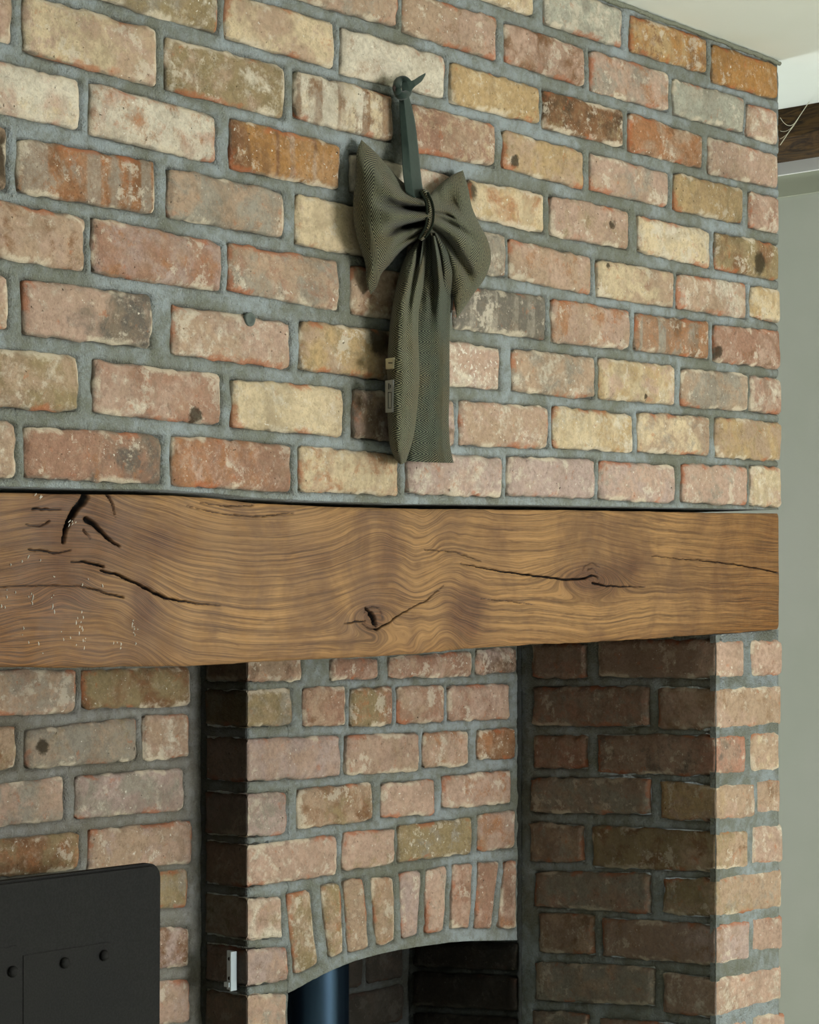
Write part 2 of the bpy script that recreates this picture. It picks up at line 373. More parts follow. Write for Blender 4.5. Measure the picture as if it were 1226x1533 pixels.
# ---------------- chimney breast above the beam: x0,x1,yTL,yTR,yBL,yBR in photograph pixels, thrown on the wall plane
UP = [
 # course under the ceiling
 (575, 690, -88, -62, -38, -10, 'TPG'), (700, 800, -60, -22, -10, 26, 'CTB'), (818, 934, -28, 13, 36, 72, ('HGW', dict(g=-.1))),
 (946, 1061, 20, 57, 76, 111, ('YoB', {})), (1068, 1166, 65, 97, 122, 150, ('ooY', dict(m=.1))),
 (425, 597, -70, -17, -8, 42, 'TPG'), (605, 746, -14, 26, 47, 92, ('TPB', dict(g=.35, w=-.05))), (758, 878, 31, 72, 92, 131, ('PBR', {})),
 (886, 1003, 73, 110, 135, 168, ('PGO', {})), (1010, 1116, 117, 146, 171, 200, ('HGH', {})), (1120, 1166, 153, 165, 203, 218, 'PTW'),
 (130, 330, -62, -8, -8, 52, ('LGW', dict(g=-.1))), (340, 504, -12, 33, 57, 103, ('CTP', dict(m=.0))), (513, 669, 38, 84, 111, 148, ('WWT', dict(w=-.02))),
 (676, 809, 92, 131, 154, 185, ('YYC', {})), (815, 936, 132, 166, 192, 221, ('BDL', dict(m=-.02))), (943, 1054, 166, 204, 226, 252, ('OTB', dict(m=.02))),
 (1063, 1167, 203, 231, 260, 283, ('PTW', {})),
 # next
 (-120, 20, -50, -16, 30, 67, 'TPR'), (37, 236, -10, 43, 78, 129, ('CTP', dict(g=.35, w=.02))), (250, 429, 54, 98, 134, 178, ('LTW', dict(m=-.02))),
 (443, 590, 103, 143, 176, 214, ('WCB', dict(g=.25, v=.12))), (617, 743, 154, 186, 225, 249, ('RTC', dict(g=.2))), (755, 875, 195, 225, 250, 284, ('YTL', dict(s=(.12, .25, .010)))),
 (885, 1003, 227, 259, 284, 311, ('PGT', dict(g=.1))), (1010, 1113, 257, 282, 313, 336, ('YLY', {})), (1122, 1168, 286, 296, 341, 350, 'PRW'),
 # C
 (-85, 123, 68, 119, 150, 195, ('WPC', dict(g=-.1))), (137, 326, 120, 174, 202, 245, ('WPO', dict(w=.02))), (347, 512, 175, 217, 252, 285, ('BTo', dict(g=.25, v=.15))),
 (527, 683, 228, 262, 287, 322, ('WPT', {})), (702, 817, 267, 289, 323, 350, ('COY', dict(s=(.02, .72, .017), w=.02))), (826, 943, 291, 316, 352, 374, ('PTL', dict(g=.3, s=(.76, .55, .009)))),
 (957, 1065, 321, 346, 376, 402, ('CWP', dict(w=-.02))), (1072, 1168, 346, 366, 403, 421, ('LBY', dict(s=(.66, .35, .020)))),
 # D
 (-170, 14, 150, 190, 235, 287, ('TTD', dict(g=.1, s=(.97, .5, .030)))), (29, 235, 205, 241, 288, 321, ('OBG', dict(m=.0, v=.09))), (253, 427, 249, 287, 325, 357, ('GTO', dict(g=.05, w=-.03))),
 (445, 588, 289, 320, 366, 392, ('CCT', dict(g=.1))), (612, 760, 322, 352, 388, 416, ('GGT', {})), (764, 888, 357, 385, 416, 441, ('TPO', {})),
 (895, 1011, 387, 407, 444, 461, ('CTR', dict(g=.35, s=(.14, .85, .005)))), (1016, 1120, 408, 424, 461, 478, ('TWP', dict(g=.15))), (1126, 1170, 427, 434, 474, 485, 'CYW'),
 # E
 (-75, 130, 283, 327, 374, 406, ('TPB', {})), (139, 333, 323, 364, 408, 437, ('RMO', dict(g=-.05))), (344, 510, 362, 391, 435, 465, ('TGR', dict(g=-.1))),
 (528, 673, 396, 420, 470, 490, ('TBC', {})), (682, 820, 425, 444, 491, 509, ('GGK', dict(g=.05, v=.2))), (828, 945, 447, 464, 512, 524, ('PTO', {})),
 (953, 1064, 468, 482, 524, 538, ('GBO', dict(g=.3, v=.15))), (1070, 1169, 485, 496, 541, 552, ('RPB', dict(s=(.04, .25, .012)))),
 # F
 (-165, 15, 385, 412, 470, 493, ('PTW', dict(g=.1))), (36, 229, 418, 442, 502, 521, ('PKW', dict(g=.5, w=-.04))), (260, 437, 454, 482, 529, 554, ('PTW', dict(g=-.1))),
 (451, 592, 479, 497, 553, 571, ('YTL', dict(s=(.82, .8, .024)))), (610, 751, 500, 520, 573, 584, ('PMW', dict(k=.06))), (768, 892, 521, 535, 585, 598, ('TGW', {})),
 (899, 1013, 534, 548, 596, 607, ('CYP', dict(s=(.6, .15, .004)))), (1022, 1123, 550, 560, 608, 616, ('TGT', dict(m=.05))), (1126, 1171, 562, 566, 616, 622, 'PRW'),
 # G
 (-90, 118, 512, 533, 605, 617, ('LTW', dict(m=.02))), (142, 334, 537, 561, 618, 637, ('PRW', dict(g=.05, s=(.78, .12, .010)))), (350, 517, 566, 581, 641, 654, ('CCW', dict(w=-.05))),
 (531, 683, 582, 600, 656, 668, ('MNT', dict(g=-.2))), (690, 824, 598, 609, 667, 672, ('TPW', {})), (830, 950, 607, 620, 671, 678, ('CYW', dict(g=.25))),
 (957, 1064, 616, 624, 677, 682, ('TCG', {})), (1073, 1171, 624, 633, 685, 690, ('YTL', {})),
 # H
 (-140, 26, 622, 633, 711, 717, ('TPW', {})), (39, 245, 636, 652, 716, 725, ('RKO', dict(g=.3, w=-.02))), (260, 440, 651, 666, 726, 739, ('ROP', dict(g=-.2))),
 (451, 600, 667, 680, 736, 743, ('CTO', {})), (611, 753, 678, 685, 739, 745, ('MPW', {})), (761, 893, 682, 687, 742, 746, ('MMW', dict(w=-.03))),
 (899, 1013, 689, 697, 748, 753, ('MPG', {})), (1022, 1120, 695, 698, 752, 757, ('PPG', {})), (1125, 1171, 697, 700, 757, 760, ('CPW', {})),
]
def quadY(t, c):
    x0, x1, a, b, d, e = t[:6]
    pts = [onY(x0, a, c), onY(x1, b, c), onY(x1, e, c), onY(x0, d, c)]
    return np.array([(p[0], p[2]) for p in pts])
beam_top_px = [(-400, 726), (0, 737), (120, 740), (165, 741), (250, 742), (330, 747), (380, 753), (480, 758), (620, 762), (800, 763), (1168, 769)]
beam_bot_px = [(-400, 1030), (0, 1000), (150, 999), (280, 997), (370, 992), (500, 985), (620, 979), (700, 972), (800, 965), (900, 960), (1000, 954), (1100, 948), (1168, 942)]
YBM = Y0-.004
bt = np.array([[onY(x, y, YBM)[0], onY(x, y, YBM)[2]] for x, y in beam_top_px])
bb = np.array([[onY(x, y, YBM)[0], onY(x, y, YBM)[2]] for x, y in beam_bot_px])
ztop = lambda s: np.interp(s, bt[:, 0], bt[:, 1]); zbot = lambda s: np.interp(s, bb[:, 0], bb[:, 1])
XL = .85
quads = [quadY(t, Y0) for t in UP]
specs = [t[6] for t in UP]
# carry each course on to the left, outside the frame, with the same bond
rows = {}
for q in quads: rows.setdefault(round((q[0][1]+q[2][1])/2/.076), []).append(q)
rr = random.Random(3)
zc = sorted({k for k in rows})
for k, qs in rows.items():
    q = min(qs, key=lambda a: a[0][0]); zt = (q[0][1]+q[1][1])/2; zb = (q[2][1]+q[3][1])/2; x = q[0][0]-.011
    while x > XL+.05:
        L = rr.uniform(.215, .235); x0 = max(XL, x-L)
        quads.append(np.array([(x0, zt), (x, zt), (x, zb), (x0, zb)])); specs.append(rr.choice(['TPW', 'PRW', 'CTP', 'LTG', 'GPT', 'RPO', 'YTC'])); x = x0-.012
v, f, d = mortar(XL, XR-.004, 0, CEIL, quads, placeY(Y0), step=.0032, back=.40, zlo=lambda s: ztop(s)+.0070, seed=1, zhi=lambda s: np.full(len(s), CEIL))
wall_front = tag(mesh('wall_front', v, f, M_MORT, attrs={'dip': d}), 'reclaimed brick chimney breast above the oak beam', kind='structure')
for q, sp in zip(quads, specs): brick(wall_front, q, placeY(Y0), sp)

# ---------------- right pier: front face and jamb darkened by smoke and painted shade, with corner bricks
def c5(t): return [760+t[0]*.4, 760+t[1]*.4]+[920+v_*.4 for v_ in t[2:6]]
def quadX(px, c):
    x0, x1, a, b, d_, e_ = px
    pts = [onX(x0, a, c), onX(x1, b, c), onX(x1, e_, c), onX(x0, d_, c)]
    return np.array([(p[1], p[2]) for p in pts])
def cornerpair(jam, fr, Xc, Yc):
    qx = quadX(jam, Xc); qy = quadY(fr, Yc)
    zt = (qx[1][1]+qy[0][1])/2; zb = (qx[2][1]+qy[3][1])/2
    qx[1] = (Yc, zt); qx[2] = (Yc, zb); qy[0] = (Xc, zt); qy[3] = (Xc, zb)
    return qx, qy
JP = [ # jamb stretcher/header meeting the arris, then the pier face it turns into
 ((335, 780, 95, 92, 232, 240), (780, 890, 95, 95, 240, 233), ('Pnn', dict(g=-.5, m=.1))),
 ((560, 780, 272, 278, 428, 435), (780, 1028, 272, 262, 428, 412), ('TPb', dict(g=-.3))),
 ((335, 780, 450, 450, 595, 602), (780, 895, 455, 448, 602, 596), ('rnK', dict(g=-.4, m=.1))),
 ((568, 780, 622, 640, 765, 774), (780, 930, 640, 628, 774, 758), ('TYP', dict(g=-.5))),
 ((315, 785, 790, 812, 948, 962), (785, 905, 815, 805, 962, 950), ('TLB', dict(g=-.4, m=.1))),
 ((580, 785, 985, 990, 1120, 1136), (785, 1030, 988, 950, 1136, 1095), ('TLG', dict(g=-.3))),
 ((350, 785, 1135, 1162, 1280, 1316), (785, 910, 1165, 1143, 1316, 1292), ('Mnb', dict(g=-.6, m=.1))),
 ((580, 788, 1340, 1362, 1490, 1512), (788, 1030, 1364, 1310, 1512, 1440), ('PnW', dict(g=-.5, m=.05))),
 ((340, 790, 1510, 1545, 1665, 1690), (790, 900, 1545, 1515, 1690, 1665), ('Pnb', dict(g=-.4))),
 ((580, 790, 1700, 1715, 1850, 1870), (790, 1035, 1715, 1665, 1870, 1800), 'TPn'),
]
JO = [((90, 290, 105, 105, 236, 238), 'nbr'), ((90, 525, 270, 268, 416, 420), 'nrg'), ((92, 295, 455, 449, 576, 580), 'rnb'), ((82, 530, 612, 612, 743, 748), 'gnT'),
      ((80, 280, 777, 790, 925, 926), 'nTg'), ((97, 530, 960, 967, 1096, 1120), 'gnr'), ((112, 320, 1115, 1125, 1265, 1275), 'Tnb'), ((100, 545, 1300, 1320, 1446, 1466), 'gTn'),
      ((90, 300, 1480, 1495, 1625, 1640), 'gnT'), ((100, 545, 1675, 1690, 1830, 1840), 'gnT')]
PO = [((915, 1028, 95, 95, 230, 228), 'PPR'), ((912, 1020, 440, 440, 588, 585), 'TPC'), ((934, 1026, 617, 612, 750, 745), 'TPB'), ((917, 1032, 790, 780, 937, 930), 'PWC'),
      ((918, 1035, 1130, 1120, 1266, 1256), 'PPR'), ((920, 1040, 1500, 1488, 1640, 1630), 'PPW')]
qJ, qP = [], []; pend = []
for j, p_, sp in JP:
    qx, qy = cornerpair(c5(j), c5(p_), XJ, Y0); qJ.append(qx); qP.append(qy); pend.append((qx, qy, sp))
qJo = [quadX(c5(j), XJ) for j, _ in JO]; qPo = [quadY(c5(p_), Y0) for p_, _ in PO]
ZLOW = .35
A_ = mortar(XJ+.006, XR-.004, ZLOW, 0, qP+qPo, placeY(Y0), back=.3, zhi=lambda s: zbot(s)-.001, seed=4)
B_ = mortar(Y0+.006, YA+.01, ZLOW, zbot(XJ)-.001, qJ+qJo, placeX(XJ), back=.15, seed=8)
# turned arris between the two mortar faces
v, f, d = A_; pier = tag(mesh('wall_right_pier', v, f, M_MORT, attrs={'dip': d}), 'brick pier carrying the right end of the beam', kind='structure')
v, f, d = B_; jamb = tag(mesh('wall_right_jamb', v, f, M_MORT_J, attrs={'dip': d}), 'side of the right brick pier, darkened by smoke and painted shade', kind='structure')
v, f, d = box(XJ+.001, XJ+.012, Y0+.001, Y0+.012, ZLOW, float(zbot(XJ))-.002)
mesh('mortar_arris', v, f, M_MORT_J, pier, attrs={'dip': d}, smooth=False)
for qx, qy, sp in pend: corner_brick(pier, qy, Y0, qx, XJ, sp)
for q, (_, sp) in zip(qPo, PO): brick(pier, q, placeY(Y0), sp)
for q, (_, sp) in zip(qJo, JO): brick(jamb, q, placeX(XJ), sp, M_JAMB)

# ---------------- arch wall at the back of the opening
def c4(t): return [280+t[0]*.4241, 280+t[1]*.4241]+[940+v_*.4241 for v_ in t[2:6]]
AR = [((512, 680, 110, 105, 186, 180), 'RPB'), ((715, 1010, 100, 84, 180, 170), 'RPT'), ((1025, 1168, 75, 68, 166, 156), ('NMP', dict(w=.03))),
 ((415, 565, 212, 205, 350, 345), 'RTB'), ((580, 730, 215, 205, 350, 345), ('LRO', dict(g=.5))), ((745, 912, 210, 200, 340, 334), ('TRP', dict(g=.2))), ((925, 1142, 205, 195, 330, 321), 'PRT'),
 ((562, 822, 380, 370, 520, 505), ('PTR', {})), ((838, 1000, 368, 362, 496, 488), 'TPO'), ((1030, 1165, 360, 352, 465, 462), ('OBT', {})),
 ((395, 660, 568, 545, 712, 680), ('TBL', {})), ((690, 880, 548, 535, 672, 660), 'PPT'), ((905, 1147, 525, 500, 640, 620), ('PPO', {})),
 ((555, 740, 722, 708, 862, 830), ('PPL', {})), ((750, 1012, 700, 668, 830, 798), ('LLG', {})), ((1030, 1162, 660, 645, 790, 780), ('POM', {})),
]
VO = [([(358, 938), (440, 925), (470, 1190), (385, 1228)], 'LTW'), ([(475, 905), (545, 900), (560, 1145), (506, 1168)], 'LTO'), ([(555, 890), (628, 882), (652, 1130), (575, 1152)], 'TTL'),
      ([(655, 882), (735, 878), (740, 1110), (675, 1128)], 'TOL'), ([(755, 865), (835, 855), (818, 1085), (765, 1100)], 'MPM'), ([(850, 855), (925, 838), (912, 1070), (845, 1085)], 'PPG'),
      ([(942, 835), (1012, 832), (1000, 1062), (933, 1062)], 'RPR'), ([(1035, 828), (1108, 825), (1080, 1062), (1018, 1062)], 'RRP'), ([(1125, 825), (1166, 820), (1166, 1065), (1100, 1062)], 'RPO')]
AC = [((212, 410, 85, 85, 190, 190), ('TRN', {})), ((212, 375, 222, 212, 352, 345), ('LGT', dict(w=-.05))), ((212, 547, 393, 378, 545, 525), ('MPM', dict(w=-.05))), ((212, 358, 588, 578, 740, 728), 'MMG'),
      ((212, 535, 768, 732, 918, 872), ('PPW', dict(g=.1))), ((212, 340, 955, 950, 1102, 1098), 'PWL'), ((212, 362, 1135, 1125, 1268, 1245), 'MPB'), ((212, 358, 1300, 1288, 1440, 1420), 'PTG')]
qA = [quadY(c4(t), YA) for t, _ in AR]
qV = []
for pts, _ in VO: qV.append(np.array([(lambda p: (p[0], p[2]))(onY(280+x*.4241, 940+y*.4241, YA)) for x, y in pts]))
qC, qS, pend = [], [], []
for t, sp in AC:
    tt = c4(t); q = quadY(tt, YA); q[0][0] = XS; q[3][0] = XS
    qx = np.array([(YL-.008, q[0][1]), (YA, q[0][1]), (YA, q[3][1]), (YL-.008, q[3][1])])
    qC.append(q); qS.append(qx); pend.append((qx, q, sp))
zt_ = qC[-1][3][1]-.012
while zt_ > ZLOW+.08:
    q = np.array([(XS, zt_), (XS+.085, zt_), (XS+.085, zt_-.064), (XS, zt_-.064)]); qx = np.array([(YL-.008, zt_), (YA, zt_), (YA, zt_-.064), (YL-.008, zt_-.064)])
    qC.append(q); qS.append(qx); pend.append((qx, q, 'PTG')); zt_ -= .076
arc = np.array([[onY(280+x*.4241, 940+y*.4241, YA)[0], onY(280+x*.4241, 940+y*.4241, YA)[2]] for x, y in
    [(362, 1290), (400, 1270), (480, 1226), (560, 1190), (600, 1176), (670, 1155), (740, 1140), (810, 1128), (880, 1118), (940, 1110), (1000, 1106), (1166, 1103)]])
zarc = lambda s: np.interp(s, arc[:, 0], arc[:, 1])
ZT2 = 1.42
parts = [mortar(XO, XJ+.01, 0, ZT2, qA+qV+qC, placeY(YA), back=.09, zlo=zarc, zhi=lambda s: np.full(len(s), ZT2), seed=12),
         mortar(XS+.005, XO, ZLOW, ZT2, qC+qV, placeY(YA), back=.09, seed=15)]
v, f, d = join(parts); wall_arch = tag(mesh('wall_back_arch', v, f, M_MORT, attrs={'dip': d}), 'brick arch wall inside the fireplace opening', kind='structure')
v, f, d = mortar(YA+.005, YL+.012, ZLOW, ZT2, qS, placeX(XS), back=.05, seed=19)
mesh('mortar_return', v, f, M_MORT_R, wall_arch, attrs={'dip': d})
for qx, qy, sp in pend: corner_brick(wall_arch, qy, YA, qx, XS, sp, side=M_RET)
for q, (_, sp) in zip(qA, AR): brick(wall_arch, q, placeY(YA), sp)
TV2 = np.array([0, .03, .09, .2, .35, .5, .65, .8, .91, .97, 1.]); TU2 = np.array([0, .06, .18, .35, .5, .65, .82, .94, 1.])
for q, (_, sp) in zip(qV, VO): brick(wall_arch, q, placeY(YA), sp, tu=TU2, tv=TV2)

# ---------------- left wall behind the hood plate
def c3(t): return [t[0]*.3608, t[1]*.3608]+[980+v_*.3608 for v_ in t[2:6]]
LW = [((-250, 322, 60, 66, 262, 244), ('TPG', dict(w=.02))), ((345, 797, 62, 50, 228, 212), ('LBL', dict(w=-.05))),
 ((-520, 72, 325, 292, 520, 478), ('LTB', {})), ((108, 572, 315, 258, 480, 440), ('GTL', dict(s=(.14, .55, .013), m=-.02))), ((598, 790, 252, 246, 442, 428), ('TPW', dict(g=-.1))),
 ((-250, 272, 570, 505, 745, 688), ('GPT', {})), ((316, 768, 502, 468, 684, 645), ('MGW', dict(w=-.02))),
 ((-280, 332, 800, 733, 960, 890), ('BLO', {})), ((370, 800, 727, 688, 905, 868), ('TPM', dict(g=.2))),
 ((330, 785, 925, 888, 1090, 1050), ('LGB', {})), ((-200, 560, 1190, 1140, 1330, 1300), 'PTG'), ((585, 790, 1140, 1128, 1310, 1296), ('BMP', {})), ((300, 795, 1380, 1345, 1560, 1530), ('PTM', {}))]
qL = [quadY(c3(t), YL) for t, _ in LW]
v, f, d = mortar(XL+.1, XS+.012, ZLOW, ZT2, qL, placeY(YL), back=.08, seed=23, flush=-.0015)
wall_left = tag(mesh('wall_left_back', v, f, M_MORT_L, attrs={'dip': d}), 'paler brick wall behind the black hood plate', kind='structure')
for q, (_, sp) in zip(qL, LW): brick(wall_left, q, placeY(YL), sp)

# ---------------- sooty recess behind the arch
RQ = [((795, 1160, 1110, 1112, 1196, 1212), 0), ((795, 1160, 1216, 1230, 1332, 1352), 0), ((795, 1160, 1358, 1378, 1480, 1500), 0)]
qR = []
for t, _ in RQ:
    q = quadX(c4(t), XRR); qR.append(q)
zt_ = min(q[:, 1].min() for q in qR)-.012
while zt_ > ZLOW+.08:
    qR.append(np.array([(YB-.012, zt_), (YA+.10, zt_), (YA+.10, zt_-.066), (YB-.012, zt_-.066)])); zt_ -= .077
# the rising courses above, hidden by the arch from here
zt_ = max(q[:, 1].max() for q in qR)+.012
while zt_ < ZT2-.08:
    qR.append(np.array([(YB-.012, zt_+.066), (YA+.10, zt_+.066), (YA+.10, zt_), (YB-.012, zt_)])); zt_ += .077
qB = []; k = 0; z = ZLOW+.01
while z < ZT2-.07:
    x = XRR-.01; x -= (.11 if k % 2 else 0)
    if k % 2: qB.append(np.array([(x+.01, z+.066), (XRR-.012, z+.066), (XRR-.012, z), (x+.01, z)]))
    while x > XS+.08:
        x0 = max(XS+.04, x-.225); qB.append(np.array([(x0, z+.066), (x, z+.066), (x, z), (x0, z)])); x = x0-.012
    z += .077; k += 1
parts = [mortar(YA, YB+.012, ZLOW, ZT2, qR, placeX(XRR), back=.012, step=.005, seed=31), mortar(XS+.03, XRR+.012, ZLOW, ZT2, qB, placeY(YB), back=.03, step=.005, seed=33)]
v, f, d = join(parts); rec = tag(mesh('wall_recess', v, f, M_MORT_S, attrs={'dip': d}), 'soot black brick recess behind the arch', kind='structure')
for q in qR: brick(rec, q, placeX(XRR), 'NBG', M_SOOT)
for q in qB: brick(rec, q, placeY(YB), 'NTG', M_SOOT)
v, f, d = join([box(XS+.02, XS+.03, YL+.004, YB+.02, ZLOW, ZT2), box(XL+.1, XR-.01, YA+.0, YB+.12, ZT2, ZT2+.03), box(XJ+.16, XR-.01, Y0+.31, YB+.1, ZLOW, CEIL), box(XL+.1, XR-.01, Y0+.26, YL+.3, ZT2+.04, CEIL)])
tag(mesh('wall_chimney_core', v, f, M_MORT_S, attrs={'dip': d}, smooth=False), kind='structure')

# ------------------------------------------------------------------ room around
N = NT('painted_plaster_ceiling'); oc = N.n('ShaderNodeTexCoord').outputs['Object']
N.bump(N.noise(oc, 60, 4), .15, .002)
M_CEIL = N.base(N.mix(N.mr(N.noise(oc, 3, 3), .4, .65), lin((240, 246, 240)), lin((236, 242, 234))), .9, .1)
N = NT('sage_painted_wall'); oc = N.n('ShaderNodeTexCoord').outputs['Object']
N.bump(N.noise(oc, 200, 4), .2, .001)
M_WALL = N.base(N.mix(N.mr(N.noise(oc, 4, 3), .35, .7), lin((208, 210, 198)), lin((202, 206, 192))), .85, .15)
N = NT('white_gloss_paint'); M_WHITE = N.base(lin((238, 240, 236)), .5, .3)
N = NT('painted_shade_band'); M_BAND = N.base(lin((178, 182, 162)), .85, .1)  # darker tone paints the shade under the white strip
XW = 3.50
v, f, d = box(XL-1.4, XW+.3, -2.2, 4.0, CEIL, CEIL+.06)
tag(mesh('ceiling', v, f, M_CEIL, smooth=False), kind='structure')
v, f, d = box(XW, XW+.08, -2.2, 4.0, 0, CEIL)
tag(mesh('wall_right', v, f, M_WALL, smooth=False), kind='structure')
v, f, d = box(XR-1.0, XW, 3.92, 4.0, 0, CEIL)
tag(mesh('wall_alcove', v, f, M_WALL, smooth=False), kind='structure')
N = NT('stone_flag_floor'); oc = N.n('ShaderNodeTexCoord').outputs['Object']
M_FLOOR = N.base(N.mix(N.noise(oc, 5, 4), lin((204, 206, 194)), lin((188, 188, 174))), .7, .3)
v, f, d = box(XL-1.4, XW+.3, -2.2, 4.0, -.05, 0)
tag(mesh('floor', v, f, M_FLOOR, smooth=False), kind='structure')
def zX(px, py, X): return onX(px, py, X)[2]
v, f, d = box(XW-.012, XW, Y0-.5, 3.9, zX(1168, 262, XW-.012), zX(1168, 240, XW-.012))
tag(mesh('trim_1', v, f, M_WHITE, smooth=False), 'white painted strip under the ceiling beam', kind='structure')
v, f, d = box(XW-.004, XW, Y0-.5, 3.9, zX(1168, 296, XW), zX(1168, 261, XW))
tag(mesh('shade_band', v, f, M_BAND, smooth=False), 'narrow band painted darker as shade below the white strip', kind='structure')

# ceiling mortar fillet: ragged bead where the brickwork meets the ceiling
def tube(pts, r, n=8, ry=None, cap=True, ang=0.):
    P = np.asarray(pts, float); m = len(P); r = np.broadcast_to(np.asarray(r, float), (m,))
    T = np.gradient(P, axis=0); T /= np.linalg.norm(T, axis=1)[:, None]+1e-12
    up = np.array([0, 0, 1.]) if abs(T[:, 2]).mean() < .8 else np.array([0, 1., 0])
    V = []
    for i in range(m):
        a = np.cross(T[i], up); a /= np.linalg.norm(a)+1e-9; b = np.cross(a, T[i])
        for k in range(n):
            t = 2*math.pi*k/n; V.append(P[i]+r[i]*(a*math.cos(t)+b*math.sin(t)))
    Fq = [[i*n+k, i*n+(k+1) % n, (i+1)*n+(k+1) % n, (i+1)*n+k] for i in range(m-1) for k in range(n)]
    c = len(V); V += [P[0], P[-1]]
    if cap:
        Fq += [[c, (k+1) % n, k, c] for k in range(n)]; Fq = Fq[:-n]+[[c, (k+1) % n, k] for k in range(n)]
        Fq += [[c+1, (m-1)*n+k, (m-1)*n+(k+1) % n] for k in range(n)]
    return np.array(V), Fq
xs = np.linspace(XL, XR-.002, 300)
pts = np.column_stack([xs, np.full(300, Y0+.001), np.full(300, CEIL-.004)+fbm(xs*60, xs*0, 3)*.002])
v, f = tube(pts, 0.0030+.0025*np.abs(fbm(xs*90, xs*0+3, 2)), 7)
mesh('mortar_fillet', v, f, mortar_material('fillet_mortar', (lin((130, 134, 118)),)*3), wall_front)

# ------------------------------------------------------------------ ceiling beam
N = NT('dark_aged_oak'); oc = N.n('ShaderNodeTexCoord').outputs['Object']
st = N.n('ShaderNodeMapping'); N.put(st.inputs[0], oc); st.inputs[3].default_value = (14, 2.0, 14)
a = N.noise(st.outputs[0], 6, 6, .7, 1.2)
cc = N.mix(N.mr(a, .35, .6), lin((44, 33, 20)), lin((92, 68, 34)))
cc = N.mix(N.mr(N.noise(oc, 25, 5, .7), .5, .7, 0, .8), cc, lin((36, 24, 16)))
N.bump(a, .6, .006); M_DARKOAK = N.base(cc, .75, .25)
bx0 = 3.398; bz0 = zX(1168, 245, XW-.012); bz1 = CEIL
ny = 60; ys = np.linspace(Y0-.7, 3.9, ny); V = []; prof = [(bx0, bz1), (bx0-.002, (bz1*.5+bz0*.5)), (bx0, bz0+.028), (bx0+.028, bz0+.004), (XW-.012, bz0+.001), (XW-.012, bz1)]
for y in ys:
    for (x, z) in prof: V.append((x+.004*float(fbm(y*6, z*20)), y, z+(.005*float(fbm(y*9+3, x*20)) if z < bz1 else 0)))
n = len(prof); Fq = [[i*n+k, (i+1)*n+k, (i+1)*n+(k+1) % n, i*n+(k+1) % n] for i in range(ny-1) for k in range(n)]
Fq += [list(range(n)), list(range((ny-1)*n, ny*n))[::-1]]
tag(mesh('ceiling_beam', V, Fq, M_DARKOAK, smooth=False), 'dark aged oak beam running along the ceiling behind the chimney corner', 'beam')

# cobweb strands between brick corner and beam
N = NT('spider_silk'); M_SILK = N.base(lin((200, 196, 170)), .5, .5)
web = bpy.data.objects.new('cobweb', None); C.objects.link(web)
tag(web, 'fine cobweb strands from the brick corner to the dark ceiling beam', 'cobweb')
W0 = Vector(onY(1168, 217, Y0+.01)); W1 = Vector(onX(1213, 150, bx0-.006)); W2 = Vector(onX(1222, 132, bx0-.006))
web.location = W0
def strand(a, b, sag, r=.0006):
    P = [np.array(a)*(1-t)+np.array(b)*t-np.array([0, 0, sag*4*t*(1-t)]) for t in np.linspace(0, 1, 14)]
    v, f = tube([p-np.array(W0) for p in P], r, 5); mesh('strand', v, f, M_SILK, web)
strand(W0, W1, .0, .0007); strand(W1, W2, .001, .0003)
strand(Vector(onY(1168, 176, Y0+.01)), W0.lerp(W1, .5), .010, .0004); strand(Vector(onY(1168, 196, Y0+.01)), W0.lerp(W1, .4), .004, .0003)
strand(Vector(onY(1168, 208, Y0+.01)), W0.lerp(W1, .65), .006, .00025)

# ------------------------------------------------------------------ oak mantel beam
def toXZ(x, y): p = onY(x, y, YBM); return p[0], p[2]
X0b, X1b = XL-.05, onY(1168.5, 850, YBM)[0]
nu, nv = 1350, 190
s = np.linspace(X0b, X1b, nu); t = np.linspace(0, 1, nv)
lo = zbot(s)+.0015*fbm(s*14, s*0)+.0008*fbm(s*60, s*0+4); hi = ztop(s)+.001*fbm(s*20, s*0+7)
Sg = np.repeat(s[:, None], nv, 1); Z = lo[:, None]*(1-t)+hi[:, None]*t
k1 = toXZ(556, 922); k2 = toXZ(884, 866); k0 = toXZ(120, 770)
# grain field: height plus bowls, bumps at knots and a slow warp
G = Z.copy()
cx = toXZ(385, 760)[0]; G += .050*np.exp(-((Sg-cx)/.20)**2)*sm(1.16, 1.45, Z)+.014*np.exp(-((Sg-cx)/.22)**2)
for (kx, kz), a, rx, rz in ((k1, .040, .050, .020), (k2, .050, .075, .022)):
    r2 = ((Sg-kx)/rx)**2+((Z-kz)/rz)**2; G += -a*np.exp(-r2)
    G += .016*np.exp(-(((Sg-kx)/(rx*1.6))**2))*np.tanh((Z-kz)/.03)*-1
hx = toXZ(640, 800)[0]; G += .016*np.exp(-((Sg-hx)/.05)**2)*sm(1.2, 1.3, Z)
lx = toXZ(205, 900)[0]; G += -.05*sm(lx+.10, lx-.04, Sg)*sm(1.36, 1.26, Z)
warp = .020*fbm(Sg*9+3, Z*13, 2)*(.35+1.6*np.exp(-((Sg-hx)/.12)**2)+1.3*sm(lx+.12, lx-.05, Sg))
G += warp+.005*fbm(Sg*26, Z*32, 2)*(.4+1.4*np.exp(-((Sg-hx)/.12)**2))
